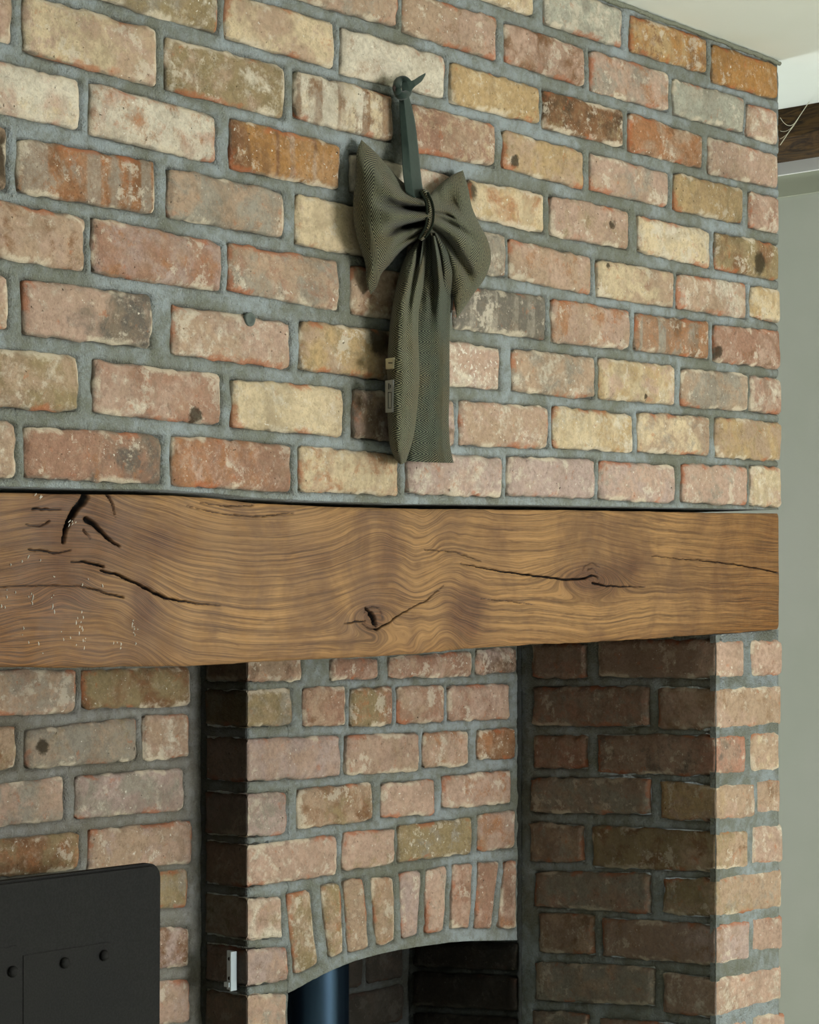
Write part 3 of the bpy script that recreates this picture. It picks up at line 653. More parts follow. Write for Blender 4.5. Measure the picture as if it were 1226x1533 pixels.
# stains: darker heartwood around knots and scattered blotches
def blob(px, py, rx, rz, a):
    x, z = toXZ(px, py); return a*np.exp(-((Sg-x)/rx)**2-((Z-z)/rz)**2)
stain = (blob(884, 868, .07, .024, .8)+blob(700, 920, .05, .05, .75)+blob(556, 925, .03, .025, .7)+blob(470, 830, .10, .03, .35)+blob(580, 830, .03, .05, .5)+blob(600, 900, .04, .03, .3)
         +blob(940, 850, .05, .04, .5)+blob(215, 905, .02, .03, .7)+blob(250, 810, .05, .025, .45)+blob(60, 880, .12, .06, .35)+blob(110, 770, .06, .03, .7)+blob(1120, 900, .08, .03, .35)+blob(740, 800, .05, .03, .25))
stain = stain*1.6*(1+.5*fbm(Sg*30, Z*45, 3))+blob(556, 926, .010, .008, 1.8)+blob(886, 869, .012, .007, 1.2)+blob(90, 850, .16, .09, .55)*(1+1.2*fbm(Sg*14, Z*18, 3))
warm = sm(toXZ(960, 850)[0], X1b, Sg)*.9+sm(toXZ(240, 900)[0], toXZ(-100, 900)[0], Sg)*sm(1.33, 1.22, Z)*1.1+sm(lo[:, None]+.035, lo[:, None], Z)*.5
# cracks: real grooves
CR = [([(553, 919), (557, 925), (559, 932)], (6.5, 8.)), ([(544, 918), (547, 911), (556, 908), (566, 911), (571, 920), (570, 931)], (.8, 1.2)), ([(541, 934), (548, 940), (560, 943), (571, 939)], (1., 1.2)), ([(876, 858), (880, 852), (888, 852), (893, 858)], (.8, 1.)), ([(870, 858), (874, 848), (886, 843), (897, 848)], (.7, .9)), ([(95, 812), (98, 795), (104, 779), (114, 762), (129, 744)], (3., 8.5)), ([(130, 778), (139, 783), (150, 795), (164, 809), (179, 818)], (6.5, 1.5)), ([(162, 741), (168, 755), (173, 773)], (3., 1.)),
      ([(125, 792), (130, 800), (136, 808)], (1.5, 1.)), ([(108, 841), (125, 841), (140, 844), (155, 848)], (1.5, 3)), ([(152, 854), (170, 858), (200, 871), (225, 884), (247, 895)], (2.5, 4.)),
      ([(247, 895), (270, 900), (300, 904), (330, 907)], (3, .9)), ([(0, 878), (60, 877), (118, 877), (140, 882), (160, 889), (185, 894)], (1., 1.7)), ([(44, 822), (60, 824), (88, 828), (105, 824)], (1.8, 1.5)),
      ([(50, 762), (70, 762), (90, 764)], (2.2, 1.2)), ([(40, 785), (60, 788), (75, 780)], (1., 1.2)), ([(516, 934), (530, 931), (545, 930)], (1.2, 2.)), ([(546, 911), (554, 918), (558, 926), (562, 936)], (3., 5.)),
      ([(561, 943), (578, 935), (592, 925), (610, 914), (640, 898), (665, 876)], (3.2, 1.)), ([(635, 823), (680, 826), (720, 840)], (.8, 1.2)), ([(690, 843), (720, 850), (760, 857), (800, 862), (850, 868), (872, 867), (884, 862)], (1.2, 4.)),
      ([(884, 862), (892, 863), (895, 867)], (3, 2)), ([(886, 873), (905, 877), (930, 878), (966, 879)], (3.5, 1.)), ([(975, 832), (1010, 836), (1050, 839), (1100, 845), (1140, 852), (1167, 858)], (1., 2.2)),
      ([(720, 896), (760, 900), (800, 905)], (.8, 1.)), ([(300, 752), (340, 758), (380, 757)], (1., 1.3)), ([(280, 757), (320, 768), (380, 774), (440, 768)], (.8, 1.2))]
crack = np.zeros_like(Sg)
for pts, (w0, w1) in CR:
    P = np.array([toXZ(*p) for p in pts]); nseg = len(P)-1
    for i in range(nseg):
        a, b = P[i], P[i+1]; lo_ = np.minimum(a, b)-.012; hi_ = np.maximum(a, b)+.012
        i0, i1 = np.searchsorted(s, [lo_[0], hi_[0]]); sub = (slice(i0, i1), slice(None))
        ss, zz = Sg[sub], Z[sub]; ab = b-a; tt = np.clip(((ss-a[0])*ab[0]+(zz-a[1])*ab[1])/(ab@ab), 0, 1)
        wid = (w0+(w1-w0)*(i+tt)/nseg)*(.0007 if max(w0, w1) < 6 else .00095)/2
        dx = (ss-a[0]-tt*ab[0])+.0011*fbm(ss*160, zz*160, 2); dz = (zz-a[1]-tt*ab[1])+.0016*fbm(ss*120+9, zz*120, 2)
        dd = np.hypot(dx*.8, dz)
        crack[sub] = np.maximum(crack[sub], (1-sm(wid*.55, wid*1.2+.00035, dd))*np.clip(wid/.0009, .45, 1))
h = .0018*fbm(Sg*9, Z*14, 2)-.012*crack-.003*np.exp(-np.minimum(hi[:, None]-Z, Z-lo[:, None])/.0035)
h -= .004*np.exp(-((X1b-Sg)/.004))
for (kx, kz) in (k1, k2): h += .0022*np.exp(-((Sg-kx)/.03)**2-((Z-kz)/.02)**2)
V = placeY(YBM)(Sg.ravel(), Z.ravel(), h.ravel()); Fq = gridF(nu, nv)
idx = np.arange(nu*nv).reshape(nu, nv); loop = np.concatenate([idx[:, 0], idx[-1, 1:], idx[-2::-1, -1], idx[0, -2:0:-1]])
b0 = len(V); V2 = V[loop].copy(); V2[:, 1] = Y0+.24; n = len(loop); k = np.arange(n); kk = (k+1) % n
Fs = np.column_stack([loop[k], b0+k, b0+kk, loop[kk]]); pad = np.zeros(n)
cat = lambda A: np.concatenate([A.ravel(), A.ravel()[loop]])
N = NT('oiled_oak'); oc = N.n('ShaderNodeTexCoord').outputs['Object']; so = N.n('ShaderNodeSeparateXYZ'); N.put(so.inputs[0], oc)
g = N.attr('grain').outputs['Fac']; stn = N.attr('stain').outputs['Fac']; wm = N.attr('warm').outputs['Fac']; ck = N.attr('crack').outputs['Fac']
def gv(fx, fg):
    c = N.n('ShaderNodeCombineXYZ'); N.put(c.inputs[0], N.math('MULTIPLY', so.outputs[0], fx)); N.put(c.inputs[1], N.math('MULTIPLY', g, fg)); return c.outputs[0]
ring = N.noise(gv(1.2, 190), 1., 3, .65); fine = N.noise(gv(9, 620), 1., 3, .7); pore = N.noise(gv(40, 1500), 1., 2, .6)
lines = N.math('MULTIPLY', N.math('PINGPONG', N.math('ADD', N.math('MULTIPLY', g, 150.), N.math('MULTIPLY', N.noise(gv(4, 60), 1., 4, .7), 7.)), 1.), N.mr(N.noise(oc, 12, 3), .35, .55, .78, 1.))
blot = N.noise(oc, 9, 4, .6, .6)
col = N.mix(N.mr(ring, .34, .66), lin((98, 71, 43)), lin((160, 121, 74)))
col = N.mix(N.mr(fine, .42, .68, 0, .50), col, lin((172, 134, 88)))
col = N.mix(N.mr(lines, .66, .99, 0, .42), col, lin((62, 40, 25)))
col = N.mix(N.mr(pore, .56, .72, 0, .55), col, lin((92, 60, 36)))
col = N.mix(N.mr(blot, .42, .66, 0, .55), col, lin((88, 62, 44)))
col = N.mix(N.math('MULTIPLY', N.math('MINIMUM', stn, 1.), .80), col, N.mix(N.mr(fine, .4, .6), lin((58, 36, 24)), lin((98, 64, 42))))
col = N.mix(N.math('MULTIPLY', wm, .62, clamp=True), col, N.mix(N.mr(fine, .4, .64), lin((76, 47, 18)), lin((134, 88, 36))))
col = N.mix(N.math('MINIMUM', N.math('MULTIPLY', ck, 2.2), 1.), col, (.006, .004, .003))
N.bump(N.math('ADD', N.math('MULTIPLY', fine, .7), N.math('ADD', pore, N.math('MULTIPLY', lines, .3))), .35, .0012)
M_OAK = N.base(col, N.mr(N.noise(oc, 30, 4, .7), .35, .7, .42, .68), .35)
mantel = mesh('mantel_beam', np.vstack([V, V2]), np.vstack([Fq, Fs]), M_OAK, attrs={'grain': cat(G), 'stain': cat(np.clip(stain, 0, 1.3)), 'warm': cat(np.clip(warm, 0, 1.3)), 'crack': np.concatenate([crack.ravel(), pad])})
tag(mantel, 'broad honey brown oak beam with knots and black cracks across the fireplace', 'mantel beam')
# pale flecks painted as glints of the varnish, left end of the beam
N = NT('painted_glint'); M_GLINT = N.base(lin((186, 180, 162)), .18, .8)
rv = random.Random(5); VV, FF = [], []
spots = [(60, 745, 12, 8, 9), (105, 783, 8, 9, 8), (80, 892, 4, 30, 10), (45, 895, 6, 12, 9), (118, 925, 5, 8, 6), (120, 955, 12, 18, 14), (200, 940, 8, 14, 14), (185, 965, 14, 4, 10), (40, 835, 40, 8, 8), (10, 900, 14, 25, 8), (80, 960, 60, 20, 14), (135, 870, 30, 30, 5)]
for (px, py, rx, ry, nn) in spots:
    for _ in range(int(nn*.7)):
        x, z = toXZ(px+rv.gauss(0, rx/2), py+rv.gauss(0, ry/2)); L = rv.uniform(.0008, .0030); wd = rv.uniform(.0003, .0007); base = len(VV)
        an = rv.uniform(-.35, .35)+(.6 if py < 790 else 0)
        hh = float(np.interp(x, s, h[:, nv//2]))+.0022
        ring_ = [(math.cos(q*math.pi/3)*wd, math.sin(q*math.pi/3)*L) for q in range(6)]
        for (a, b) in ring_:
            VV.append((x+a*math.cos(an)+b*math.sin(an), YBM-.0003, z-a*math.sin(an)+b*math.cos(an)))
        VV.append((x, YBM-hh, z))
        FF += [[base+q, base+(q+1) % 6, base+6] for q in range(6)]
vr = mesh('glint_fleck', VV, FF, M_GLINT, mantel); vr['kind'] = 'stuff'; vr['label'] = 'whitish flecks painted as glints on the varnish'

# ------------------------------------------------------------------ black hood plate
YP = YL-.16
N = NT('black_stove_paint'); oc = N.n('ShaderNodeTexCoord').outputs['Object']
nn = N.noise(oc, 350, 3, .6); N.bump(nn, .5, .0012)
M_BLACK = N.base(N.mix(N.noise(oc, 8, 3), lin((24, 25, 26)), lin((32, 32, 29))), N.mr(nn, .3, .7, .68, .85), .22)
hood = bpy.data.objects.new('stove_hood', None); C.objects.link(hood)
pc = lambda x, y: onY(x, y, YP)
TR = pc(243, 1293); rad = .022; xr = TR[0]; zt0 = TR[2]+.002; xl = 1.15; zl = ZLOW+.12
hood.location = ((xl+xr)/2, YP, zl); tag(hood, 'matt black riveted metal hood plate in front of the left brickwork', 'hood')
out = [(xl, zt0), (xr-rad, zt0)]+[(xr-rad+rad*math.sin(a), zt0-rad+rad*math.cos(a)) for a in np.linspace(.15, math.pi/2, 9)]+[(xr-.001, zl+(zt0-zl)*.6), (xr-.003, zl+.02), (xr-.006, zl), (xl, zl)]
bmh = bmesh.new(); vs = [bmh.verts.new((x, YP, z)) for x, z in out]; fc = bmh.faces.new(vs); r = bmesh.ops.extrude_face_region(bmh, geom=[fc])
bmesh.ops.translate(bmh, vec=(0, .016, 0), verts=[g_ for g_ in r['geom'] if isinstance(g_, bmesh.types.BMVert)])
bmesh.ops.bevel(bmh, geom=[e for e in bmh.edges if all(abs(v_.co.y-YP) < 1e-5 for v_ in e.verts)], offset=.004, segments=3, affect='EDGES')
bmesh.ops.recalc_face_normals(bmh, faces=bmh.faces)
m = bpy.data.meshes.new('plate'); bmh.to_mesh(m); m.materials.append(M_BLACK); o = bpy.data.objects.new('plate', m); C.objects.link(o); o.parent = hood; o.location = -hood.location
def hp(name, V, Fq, mat, smooth=False):
    return mesh(name, np.asarray(V)-np.array(hood.location), Fq, mat, hood, smooth)
def strip(x0p, x1p, yp0, yp1):
    a = pc(x0p, yp0); b_ = pc(x1p, yp1); zt2 = (a[2]+b_[2])/2
    bmh = bmesh.new(); q = [(a[0], zt2), (b_[0]-.006, zt2), (b_[0], zt2-.006), (b_[0], zl+.03), (a[0], zl+.03)]
    vs = [bmh.verts.new((x, YP-.0012, z)) for x, z in q]; fc = bmh.faces.new(vs); r = bmesh.ops.extrude_face_region(bmh, geom=[fc])
    bmesh.ops.translate(bmh, vec=(0, .001, 0), verts=[g_ for g_ in r['geom'] if isinstance(g_, bmesh.types.BMVert)])
    bmesh.ops.bevel(bmh, geom=[e for e in bmh.edges if all(abs(v_.co.y-YP+.0012) < 1e-5 for v_ in e.verts)], offset=.0005, segments=2, affect='EDGES')
    bmesh.ops.recalc_face_normals(bmh, faces=bmh.faces)
    m = bpy.data.meshes.new('overlap_panel'); bmh.to_mesh(m); m.materials.append(M_BLACK); o = bpy.data.objects.new('overlap_panel', m); C.objects.link(o); o.parent = hood; o.location = -hood.location
strip(34, 168, 1428, 1411); strip(-160, 30, 1436, 1421)
for (px, py) in ((17, 1454), (95, 1441), (154, 1430), (-66, 1468)):
    c = np.array(pc(px, py)); V = []; Fq = []; nr = 12
    prof = [(.0072, 0), (.0076, .0015), (.0066, .0042), (.0045, .0060), (.0021, .0068)]
    for (rr_, hh) in prof:
        for q in range(nr): V.append(c+np.array([rr_*math.cos(q*2*math.pi/nr), -hh-.002, rr_*math.sin(q*2*math.pi/nr)]))
    for i in range(len(prof)-1):
        for q in range(nr): Fq.append([i*nr+q, i*nr+(q+1) % nr, (i+1)*nr+(q+1) % nr, (i+1)*nr+q])
    V.append(c+np.array([0, -.0090, 0])); k_ = len(V)-1; Fq += [[(len(prof)-1)*nr+q, (len(prof)-1)*nr+(q+1) % nr, k_] for q in range(nr)]
    hp('rivet', V, Fq, M_BLACK, True)

# ------------------------------------------------------------------ flue pipe
N = NT('blued_steel'); oc = N.n('ShaderNodeTexCoord').outputs['Object']
M_PIPE = N.base(lin((52, 72, 92)), .24, .5); N.b.inputs['Metallic'].default_value = .9
pcx = np.array(ray(468, 1500)); t_ = (YA+.163)/pcx[1]; px_, py_ = pcx[0]*t_, pcx[1]*t_
flue = bpy.data.objects.new('flue_pipe', None); C.objects.link(flue); flue.location = (px_, py_, ZLOW)
tag(flue, 'blue-black metal flue pipe rising behind the brick arch', 'pipe')
def cyl(r, z0, z1, n=64):
    V = [(r*math.cos(2*math.pi*k/n), r*math.sin(2*math.pi*k/n), z) for z in (z0, z1) for k in range(n)]
    return V, [[k, (k+1) % n, n+(k+1) % n, n+k] for k in range(n)]
v, f = cyl(.0600, 0, .95); mesh('pipe', v, f, M_PIPE, flue)
v, f = cyl(.0625, 0, .12); mesh('collar', v, f, M_PIPE, flue)

# ------------------------------------------------------------------ wall bracket on the arch return
N = NT('galvanised_steel'); M_GALV = N.base(lin((176, 190, 196)), .45, .5); N.b.inputs['Metallic'].default_value = .2
a = onX(345, 1423, XS-.004); b_ = onX(350, 1482, XS-.004)
br = bpy.data.objects.new('wall_bracket', None); C.objects.link(br); br.location = (XS-.003, (a[1]+b_[1])/2, b_[2])
tag(br, 'small pale metal bracket screwed to the dark brick return left of the arch', 'bracket')
Hh = a[2]-b_[2]
def bx(x0, x1, y0, y1, z0, z1, nm, mt):
    v, f, _ = box(x0, x1, y0, y1, z0, z1); return mesh(nm, v, f, mt, br, smooth=False)
bx(-.0035, .0, -.0085, .0085, 0, Hh, 'plate', M_GALV); bx(-.012, -.0035, -.0085, -.006, 0, Hh, 'flange', M_GALV)
bx(-.014, -.0035, -.006, .004, Hh*.1, Hh*.22, 'tab', M_GALV)
for zz in (.3, .8):
    v, f = tube([(-.0035, .001, Hh*zz), (-.0065, .001, Hh*zz)], .0028, 8); mesh('screw', v, f, M_BLACK, br)

# filled hook hole in the brickwork
N = NT('dark_filler'); M_FILL = N.base(lin((96, 104, 98)), .9, .1)
c = onY(375, 478, Y0-.002); ang = np.linspace(0, 2*math.pi, 15)[:-1]
V = []
for r_, h_ in ((.0085, -.003), (.0085, .0012), (.0062, .0012), (.0048, -.0012)):
    V += [(c[0]+r_*math.cos(q)*(1+.08*math.sin(3*q)), Y0-.001-h_, c[2]+r_*math.sin(q)) for q in ang]
n = 14; Fq = [[i*n+k, i*n+(k+1) % n, (i+1)*n+(k+1) % n, (i+1)*n+k] for i in range(3) for k in range(n)]+[[3*n+k for k in range(n)]]
pl = mesh('wall_plug', V, Fq, M_FILL, origin=c); tag(pl, 'small round grey plug set in the brick left of the bow', 'wall plug')

# ------------------------------------------------------------------ herringbone bow
def tweed(name, band, period, lightc, darkc, rot=False):
    N = NT(name); uv = N.attr('uvm').outputs['Vector']; sx = N.n('ShaderNodeSeparateXYZ')
    wob = N.noise(uv, 60, 2, .5)
    N.put(sx.inputs[0], uv); u, v_ = sx.outputs[0], sx.outputs[1]
    if rot: u, v_ = v_, u
    tri = N.math('PINGPONG', N.math('DIVIDE', v_, band), 1.); tri = N.math('MULTIPLY', tri, 2.1)
    ph = N.math('ADD', N.math('DIVIDE', N.math('ADD', u, N.math('MULTIPLY', tri, band)), period), N.math('MULTIPLY', wob, .5))
    ln = N.math('PINGPONG', ph, .5)
    f = N.mr(ln, .16, .38); n1 = N.noise(uv, 700, 3, .7); n2 = N.noise(uv, 14, 3, .6)
    f = N.math('MULTIPLY', f, N.mr(n1, .3, .62, .25, 1.))
    lc = N.mix(N.mr(n2, .4, .65), lightc, N.mix(.5, lightc, lin((140, 120, 76))))
    col = N.mix(f, darkc, lc)
    N.bump(N.math('ADD', N.math('MULTIPLY', f, .8), n1), .55, .0010)
    m = N.base(col, .95, .05); N.b.inputs['Sheen Weight'].default_value = .15; N.b.inputs['Sheen Roughness'].default_value = .6
    return m
LC, DC = lin((134, 136, 106)), lin((17, 21, 14))
M_TW = tweed('herringbone_tweed', .0150, .0062, LC, DC)
M_TWR = tweed('herringbone_tweed_turned', .0150, .0062, LC, DC, True)
DC2, LC2 = lin((10, 17, 14)), lin((106, 114, 92)); M_TWD = tweed('herringbone_tweed_painted_shade', .0150, .0062, LC2, DC2)  # darker copy of the tweed, shade painted in for inner fold and rear tail
bow = bpy.data.objects.new('fabric_bow', None); C.objects.link(bow)
BO = np.array(onY(636, 320, Y0-.02)); bow.location = BO
tag(bow, 'green herringbone tweed bow with long tails hung on the brick wall', 'bow')
def cur(pts, n, cosine=0):
    P = np.array(pts, float); d_ = np.concatenate([[0], np.cumsum(np.hypot(*np.diff(P, axis=0).T))]); d_ /= d_[-1]
    tt = lsp(n) if cosine else np.linspace(0, 1, n)
    # Catmull-Rom through resampled points
    m_ = np.gradient(P, d_, axis=0); k = np.clip(np.searchsorted(d_, tt, side='right')-1, 0, len(P)-2); hh = (d_[k+1]-d_[k]); x = ((tt-d_[k])/hh)[:, None]; hh = hh[:, None]
    return (2*x**3-3*x**2+1)*P[k]+(x**3-2*x**2+x)*hh*m_[k]+(-2*x**3+3*x**2)*P[k+1]+(x**3-x**2)*hh*m_[k+1]
def lsp(n):
    t = np.linspace(0, 1, n); return t-.125*np.sin(2*np.pi*t)
def coons(top, bot, inn, outr, nu, nv):
    T, B, I, O = cur(top, nu, 1), cur(bot, nu, 1), cur(inn, nv, 1), cur(outr, nv, 1)
    u = lsp(nu)[:, None, None]; v_ = lsp(nv)[None, :, None]
    P = (1-v_)*T[:, None]+v_*B[:, None]+(1-u)*I[None]+u*O[None]
    P -= (1-u)*(1-v_)*T[0]+u*(1-v_)*T[-1]+(1-u)*v_*B[0]+u*v_*B[-1]
    return P
def sheet(name, P, D, Dback, mat, uscale, parent=bow):
    """P pixel grid, D front distance from the wall, Dback rear distance; closed puffed mesh"""
    nu, nv = D.shape
    Fr = np.array([[onY(P[i, j, 0], P[i, j, 1], Y0-D[i, j]) for j in range(nv)] for i in range(nu)])
    Db = np.minimum(Dback, D)+0*D
    Bk = np.array([[onY(P[i, j, 0], P[i, j, 1], Y0-Db[i, j]) for j in range(nv)] for i in range(nu)])
    V = np.vstack([Fr.reshape(-1, 3), Bk.reshape(-1, 3)])-BO; n0 = nu*nv
    idx = np.arange(n0).reshape(nu, nv); loop = np.concatenate([idx[:, 0], idx[-1, 1:], idx[-2::-1, -1], idx[0, -2:0:-1]])
    F1 = gridF(nu, nv); F2 = gridF(nu, nv, n0, True); k = len(loop); a = np.arange(k); b_ = (a+1) % k
    F3 = np.column_stack([loop[a], n0+loop[a], n0+loop[b_], loop[b_]])
    su = np.concatenate([[0], np.cumsum(np.linalg.norm(np.diff(Fr, axis=0), axis=2).mean(1))])
    iv = int(nu*.7); sv = np.concatenate([[0], np.cumsum(np.linalg.norm(np.diff(Fr[iv], axis=0), axis=1))])
    u_ = np.repeat(su[:, None], nv, 1); v_ = np.repeat(sv[None], nu, 0)
    if uscale[0] == 0: v_ = Fr[..., 2]
    uv = np.column_stack([u_.ravel(), v_.ravel()])
    return mesh(name, V, np.vstack([F1, F2, F3]), mat, parent, True, uv=np.vstack([uv, uv]))
def grd(nu, nv): return np.repeat(lsp(nu)[:, None], nv, 1), np.repeat(lsp(nv)[None], nu, 0)
def crease(V_, vc, wd, U_, u0, u1, a, u00=-.2): return a*np.exp(-((V_-vc)/wd)**2)*(1-sm(u0, u1, U_))*sm(u00, u00+.18, U_)
nu, nv = 90, 90; U_, V_ = grd(nu, nv)
# left loop
P = coons([(640, 292), (622, 284), (600, 270), (580, 248), (562, 228), (541, 209)], [(634, 352), (618, 364), (600, 377), (586, 394), (571, 412), (565, 430), (556, 442)],
          [(640, 292), (643, 322), (634, 352)], [(541, 209), (534, 228), (533, 262), (529, 298), (530, 335), (538, 368), (547, 396), (549, 425), (555, 441)], nu, nv)
edge_v = np.sin(np.pi*np.clip(V_, 0, 1))**.6; edge_u = np.clip(1-U_**3, 0, 1)**.6
D = .014+.056*edge_v*edge_u*(.60+.40*sm(0, .5, U_))+.016*(1-sm(0, .3, U_))
D -= crease(V_, .36, .05, U_, .40, .75, .036, -.1)+crease(V_, .66, .055, U_, .38, .66, .038, -.1)+crease(V_, .10, .05, U_, .35, .8, .006)+crease(V_, .86, .04, U_, .3, .6, .008)
D += .008*np.exp(-((V_-.5)/.09)**2)*(1-sm(.3, .8, U_))+.007*np.exp(-((V_-.22)/.09)**2)*(1-sm(.4, .9, U_))
D += .003*fbm(U_*5, V_*6)
sheet('bow_loop', P, D, .010, M_TWR, (.14, .26))
# right loop
P = coons([(640, 296), (652, 282), (663, 272), (677, 262), (693, 255)], [(640, 350), (652, 362), (664, 388), (672, 420), (679, 450), (684, 477)],
          [(640, 296), (646, 320), (640, 350)], [(693, 255), (701, 282), (706, 308), (718, 336), (731, 362), (735, 388), (727, 414), (709, 440), (694, 462), (684, 477)], nu, nv)
D = .014+.050*edge_v*edge_u*(.6+.4*sm(0, .5, U_))+.014*(1-sm(0, .3, U_))
D -= .022*np.exp(-((V_-.22)/.11)**2-((U_-.50)/.24)**2)
D -= crease(V_, .52, .04, U_, .5, .9, .012, 0.)+crease(V_, .78, .045, U_, .7, 1.0, .020, -.1)+crease(V_, .40, .03, U_, .3, .5, .01)
D += .010*np.exp(-((V_-.66)/.09)**2)*(1-sm(.5, 1., U_))
D += .003*fbm(U_*5+9, V_*6)
sheet('bow_loop', P, D, .010, M_TWR, (.12, .30))
# inner gathered fold under the knot, right
P = coons([(640, 350), (650, 348), (658, 352)], [(650, 455), (664, 463), (676, 468)], [(640, 350), (644, 390), (650, 455)], [(658, 352), (673, 375), (680, 402), (678, 435), (676, 468)], 40, 60)
U2, V2_ = grd(40, 60); D = .022+.026*np.sqrt(np.clip(np.sin(np.pi*U2), 0, 1))*(1-.4*V2_)-.012*np.exp(-((U2-.42)/.09)**2); D = D*(1-.8*sm(.45, 1., V2_))
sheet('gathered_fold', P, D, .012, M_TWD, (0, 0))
# hanging tails
P = coons([(634, 352), (646, 352), (656, 356)], [(604, 690), (640, 692), (679, 693)], [(634, 352), (622, 440), (616, 520), (612, 600), (604, 690)],
          [(656, 356), (668, 395), (675, 430), (674, 470), (673, 520), (673, 580), (672, 640), (674, 668), (679, 693)], 60, 140)
U2, V2_ = grd(60, 140)
D = .014+.012*np.clip(np.minimum(U2, 1-U2)*6, 0, 1)**.5+.020*(1-sm(.0, .35, V2_))
D += (.012*np.cos(U2*9+.6)+.006*np.cos(U2*17+1))*(1-sm(.1, .55, V2_))+.003*fbm(U2*3, V2_*7)
D = np.maximum(D, .010)
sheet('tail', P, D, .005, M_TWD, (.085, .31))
P = coons([(620, 364), (636, 352), (648, 352)], [(592, 688), (600, 695), (609, 691)], [(620, 364), (606, 386), (595, 420), (586, 465), (581, 520), (579, 580), (581, 640), (585, 672), (592, 688)],
          [(648, 352), (644, 380), (636, 420), (628, 465), (628, 510), (630, 555), (627, 605), (621, 650), (609, 691)], 60, 150)
U2, V2_ = grd(60, 150)
D = .012+.040*np.clip(np.sin(np.pi*np.clip(U2, 0, 1)), 0, 1)**.5*(.6+.4*sm(0, .25, V2_))*(1-.5*sm(.93, 1., V2_))
D += -.012*np.exp(-((U2-.62)/.10)**2)*(1-sm(.15, .45, V2_))+.005*np.exp(-((U2-.8)/.1)**2)*(1-sm(.3, .8, V2_))+.004*fbm(U2*3+3, V2_*8)
sheet('tail', P, D, .006, M_TW, (.075, .31))
# knot band with dark piping
P = coons([(628, 286), (636, 283), (642, 287)], [(625, 357), (631, 360), (637, 357)], [(628, 286), (635, 300), (637, 320), (634, 340), (625, 357)], [(642, 287), (649, 303), (651, 322), (647, 342), (637, 357)], 24, 50)
U2, V2_ = grd(24, 50); D = .045+.024*np.sqrt(np.clip(np.sin(np.pi*U2), 0, 1)*np.clip(np.sin(np.pi*(V2_*.9+.05)), 0, 1))
sheet('knot_band', P, D, .02, M_TW, (0, 0))
N = NT('dark_cord'); M_CORD = N.base(lin((24, 30, 22)), .9, .1)
for pts in ([(629, 287), (637, 302), (639, 321), (636, 340), (627, 357)], [(640, 288), (647, 304), (649, 322), (645, 342), (636, 356)]):
    Q = cur(pts, 40); v, f = tube([np.array(onY(x, y, Y0-.064-.006*math.sin(math.pi*i/39)))-BO for i, (x, y) in enumerate(Q)], .0016, 8); mesh('piping', v, f, M_CORD, bow)
# velvet hanging ribbon
N = NT('green_velvet'); uvn = N.n('ShaderNodeTexCoord').outputs['Object']
M_VEL = N.base(N.mix(N.noise(uvn, 120, 3), lin((30, 44, 38)), lin((46, 62, 54))), .8, .15); N.b.inputs['Sheen Weight'].default_value = .25
def band(name, L_, R_, dl, dr, mat, parent=bow, th=.0012, n=40, m_=8):
    A, B = cur(L_, n), cur(R_, n); Pp = np.stack([A*(1-q)+B*q for q in np.linspace(0, 1, m_)], 1)
    tq = np.linspace(0, 1, n)[:, None]; q = np.linspace(0, 1, m_)[None]
    D = np.interp(tq, np.linspace(0, 1, len(dl)), dl)*(1-q)+np.interp(tq, np.linspace(0, 1, len(dr)), dr)*q
    return sheet(name, Pp, D, D-th, mat, (.1, .02), parent)
rib = band('hanging_ribbon', [(602, 140), (605, 175), (610, 220), (614, 260), (619, 297)], [(612, 142), (620, 175), (626, 220), (630, 260), (635, 297)], [.024, .02, .024, .034, .048], [.018, .012, .016, .026, .045], M_VEL)
rib2 = band('hanging_ribbon', [(597, 138), (598, 170), (601, 220), (603, 260), (607, 288)], [(604, 140), (607, 170), (612, 220), (616, 260), (621, 297)], [.018, .018, .02, .03, .042], [.024, .024, .028, .034, .05], M_VEL)
band('ribbon_end', [(598, 124), (606, 122), (616, 121), (628, 114), (637, 109)], [(606, 146), (612, 140), (622, 129), (631, 122), (637, 112)], [.026, .034, .036, .034, .03], [.026, .03, .034, .03, .03], M_VEL)
Q = [(596, 140), (594, 130), (597, 122), (604, 120), (610, 124), (611, 133), (606, 142), (599, 143), (596, 140)]
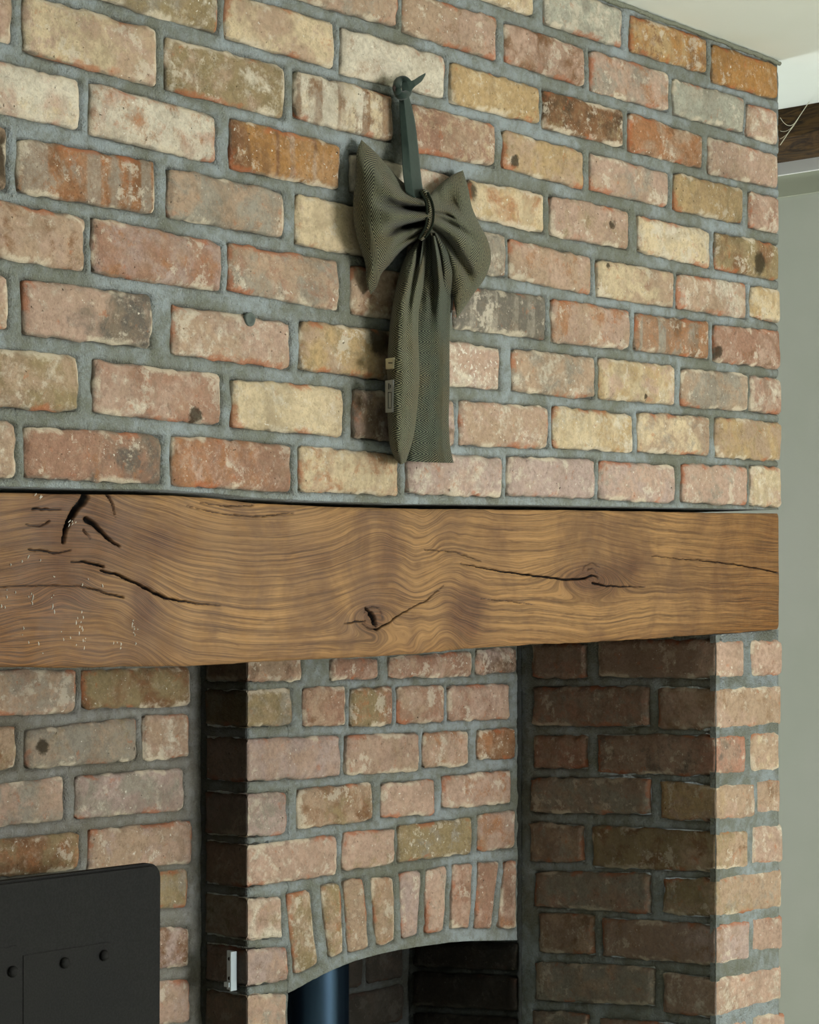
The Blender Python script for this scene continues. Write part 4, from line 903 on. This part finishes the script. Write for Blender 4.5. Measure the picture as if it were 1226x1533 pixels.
v, f = tube([np.array(onY(x, y, Y0-.026-.003*math.sin(i*.4)))-BO for i, (x, y) in enumerate(cur(Q, 40))], .0058, 10); mesh('ribbon_knot', v, f, M_VEL, bow)
# woven labels on the left tail
N = NT('cream_label'); M_LAB = N.base(lin((196, 190, 160)), .8, .1); N = NT('grey_label'); M_LABG = N.base(lin((158, 162, 158)), .8, .1); N = NT('label_print'); M_INK = N.base(lin((52, 56, 56)), .8, .1)
def lab(x0, x1, y0, y1, mat, prn):
    o = band('woven_label', [(x0, y0+2), (x0+.5, y1)], [(x1, y0), (x1-1, y1-1)], [.034, .034], [.058, .058], mat, n=6, m_=4, th=.001)
    for (a, b_, c_, d_) in prn:
        fx = lambda q: x0+(x1-x0)*q
        dd = lambda q: .034+.024*q+.0008
        V = [np.array(onY(fx(p_), y0+(y1-y0)*r_, Y0-dd(p_)-e))-BO for e in (0, .0004) for (p_, r_) in ((a, c_), (b_, c_), (b_, d_), (a, d_))]
        m2 = mesh('print', V, [[4, 5, 6, 7], [0, 1, 5, 4], [1, 2, 6, 5], [2, 3, 7, 6], [3, 0, 4, 7]], M_INK, o, False)
    return o
lab(577, 591, 535, 553, M_LAB, [(.3, .75, .42, .50)]).__setitem__('label', 'small cream label')
lab(576.5, 590, 568, 618, M_LABG, [(.35, .45, .12, .3), (.55, .62, .16, .26), (.30, .36, .38, .86), (.66, .72, .40, .84), (.30, .72, .85, .87), (.3, .72, .38, .40)]).__setitem__('label', 'longer grey printed label')
# masonry nail
N = NT('rusty_iron'); M_IRON = N.base(lin((48, 34, 26)), .7, .4)
a = np.array(onY(592, 132, Y0-.030)); b_ = np.array([a[0]+.004, Y0+.02, a[2]-.004])
v, f = tube([a-b_, np.array([0, 0, 0.])], .0019, 10); nail = mesh('nail', v, f, M_IRON, origin=b_)
v, f = tube([a-b_, a-b_+np.array([0, .002, 0])], .0042, 12); h_ = mesh('nail_head', v, f, M_IRON, nail)
tag(nail, 'dark iron nail in the mortar joint holding the bow ribbon', 'nail')
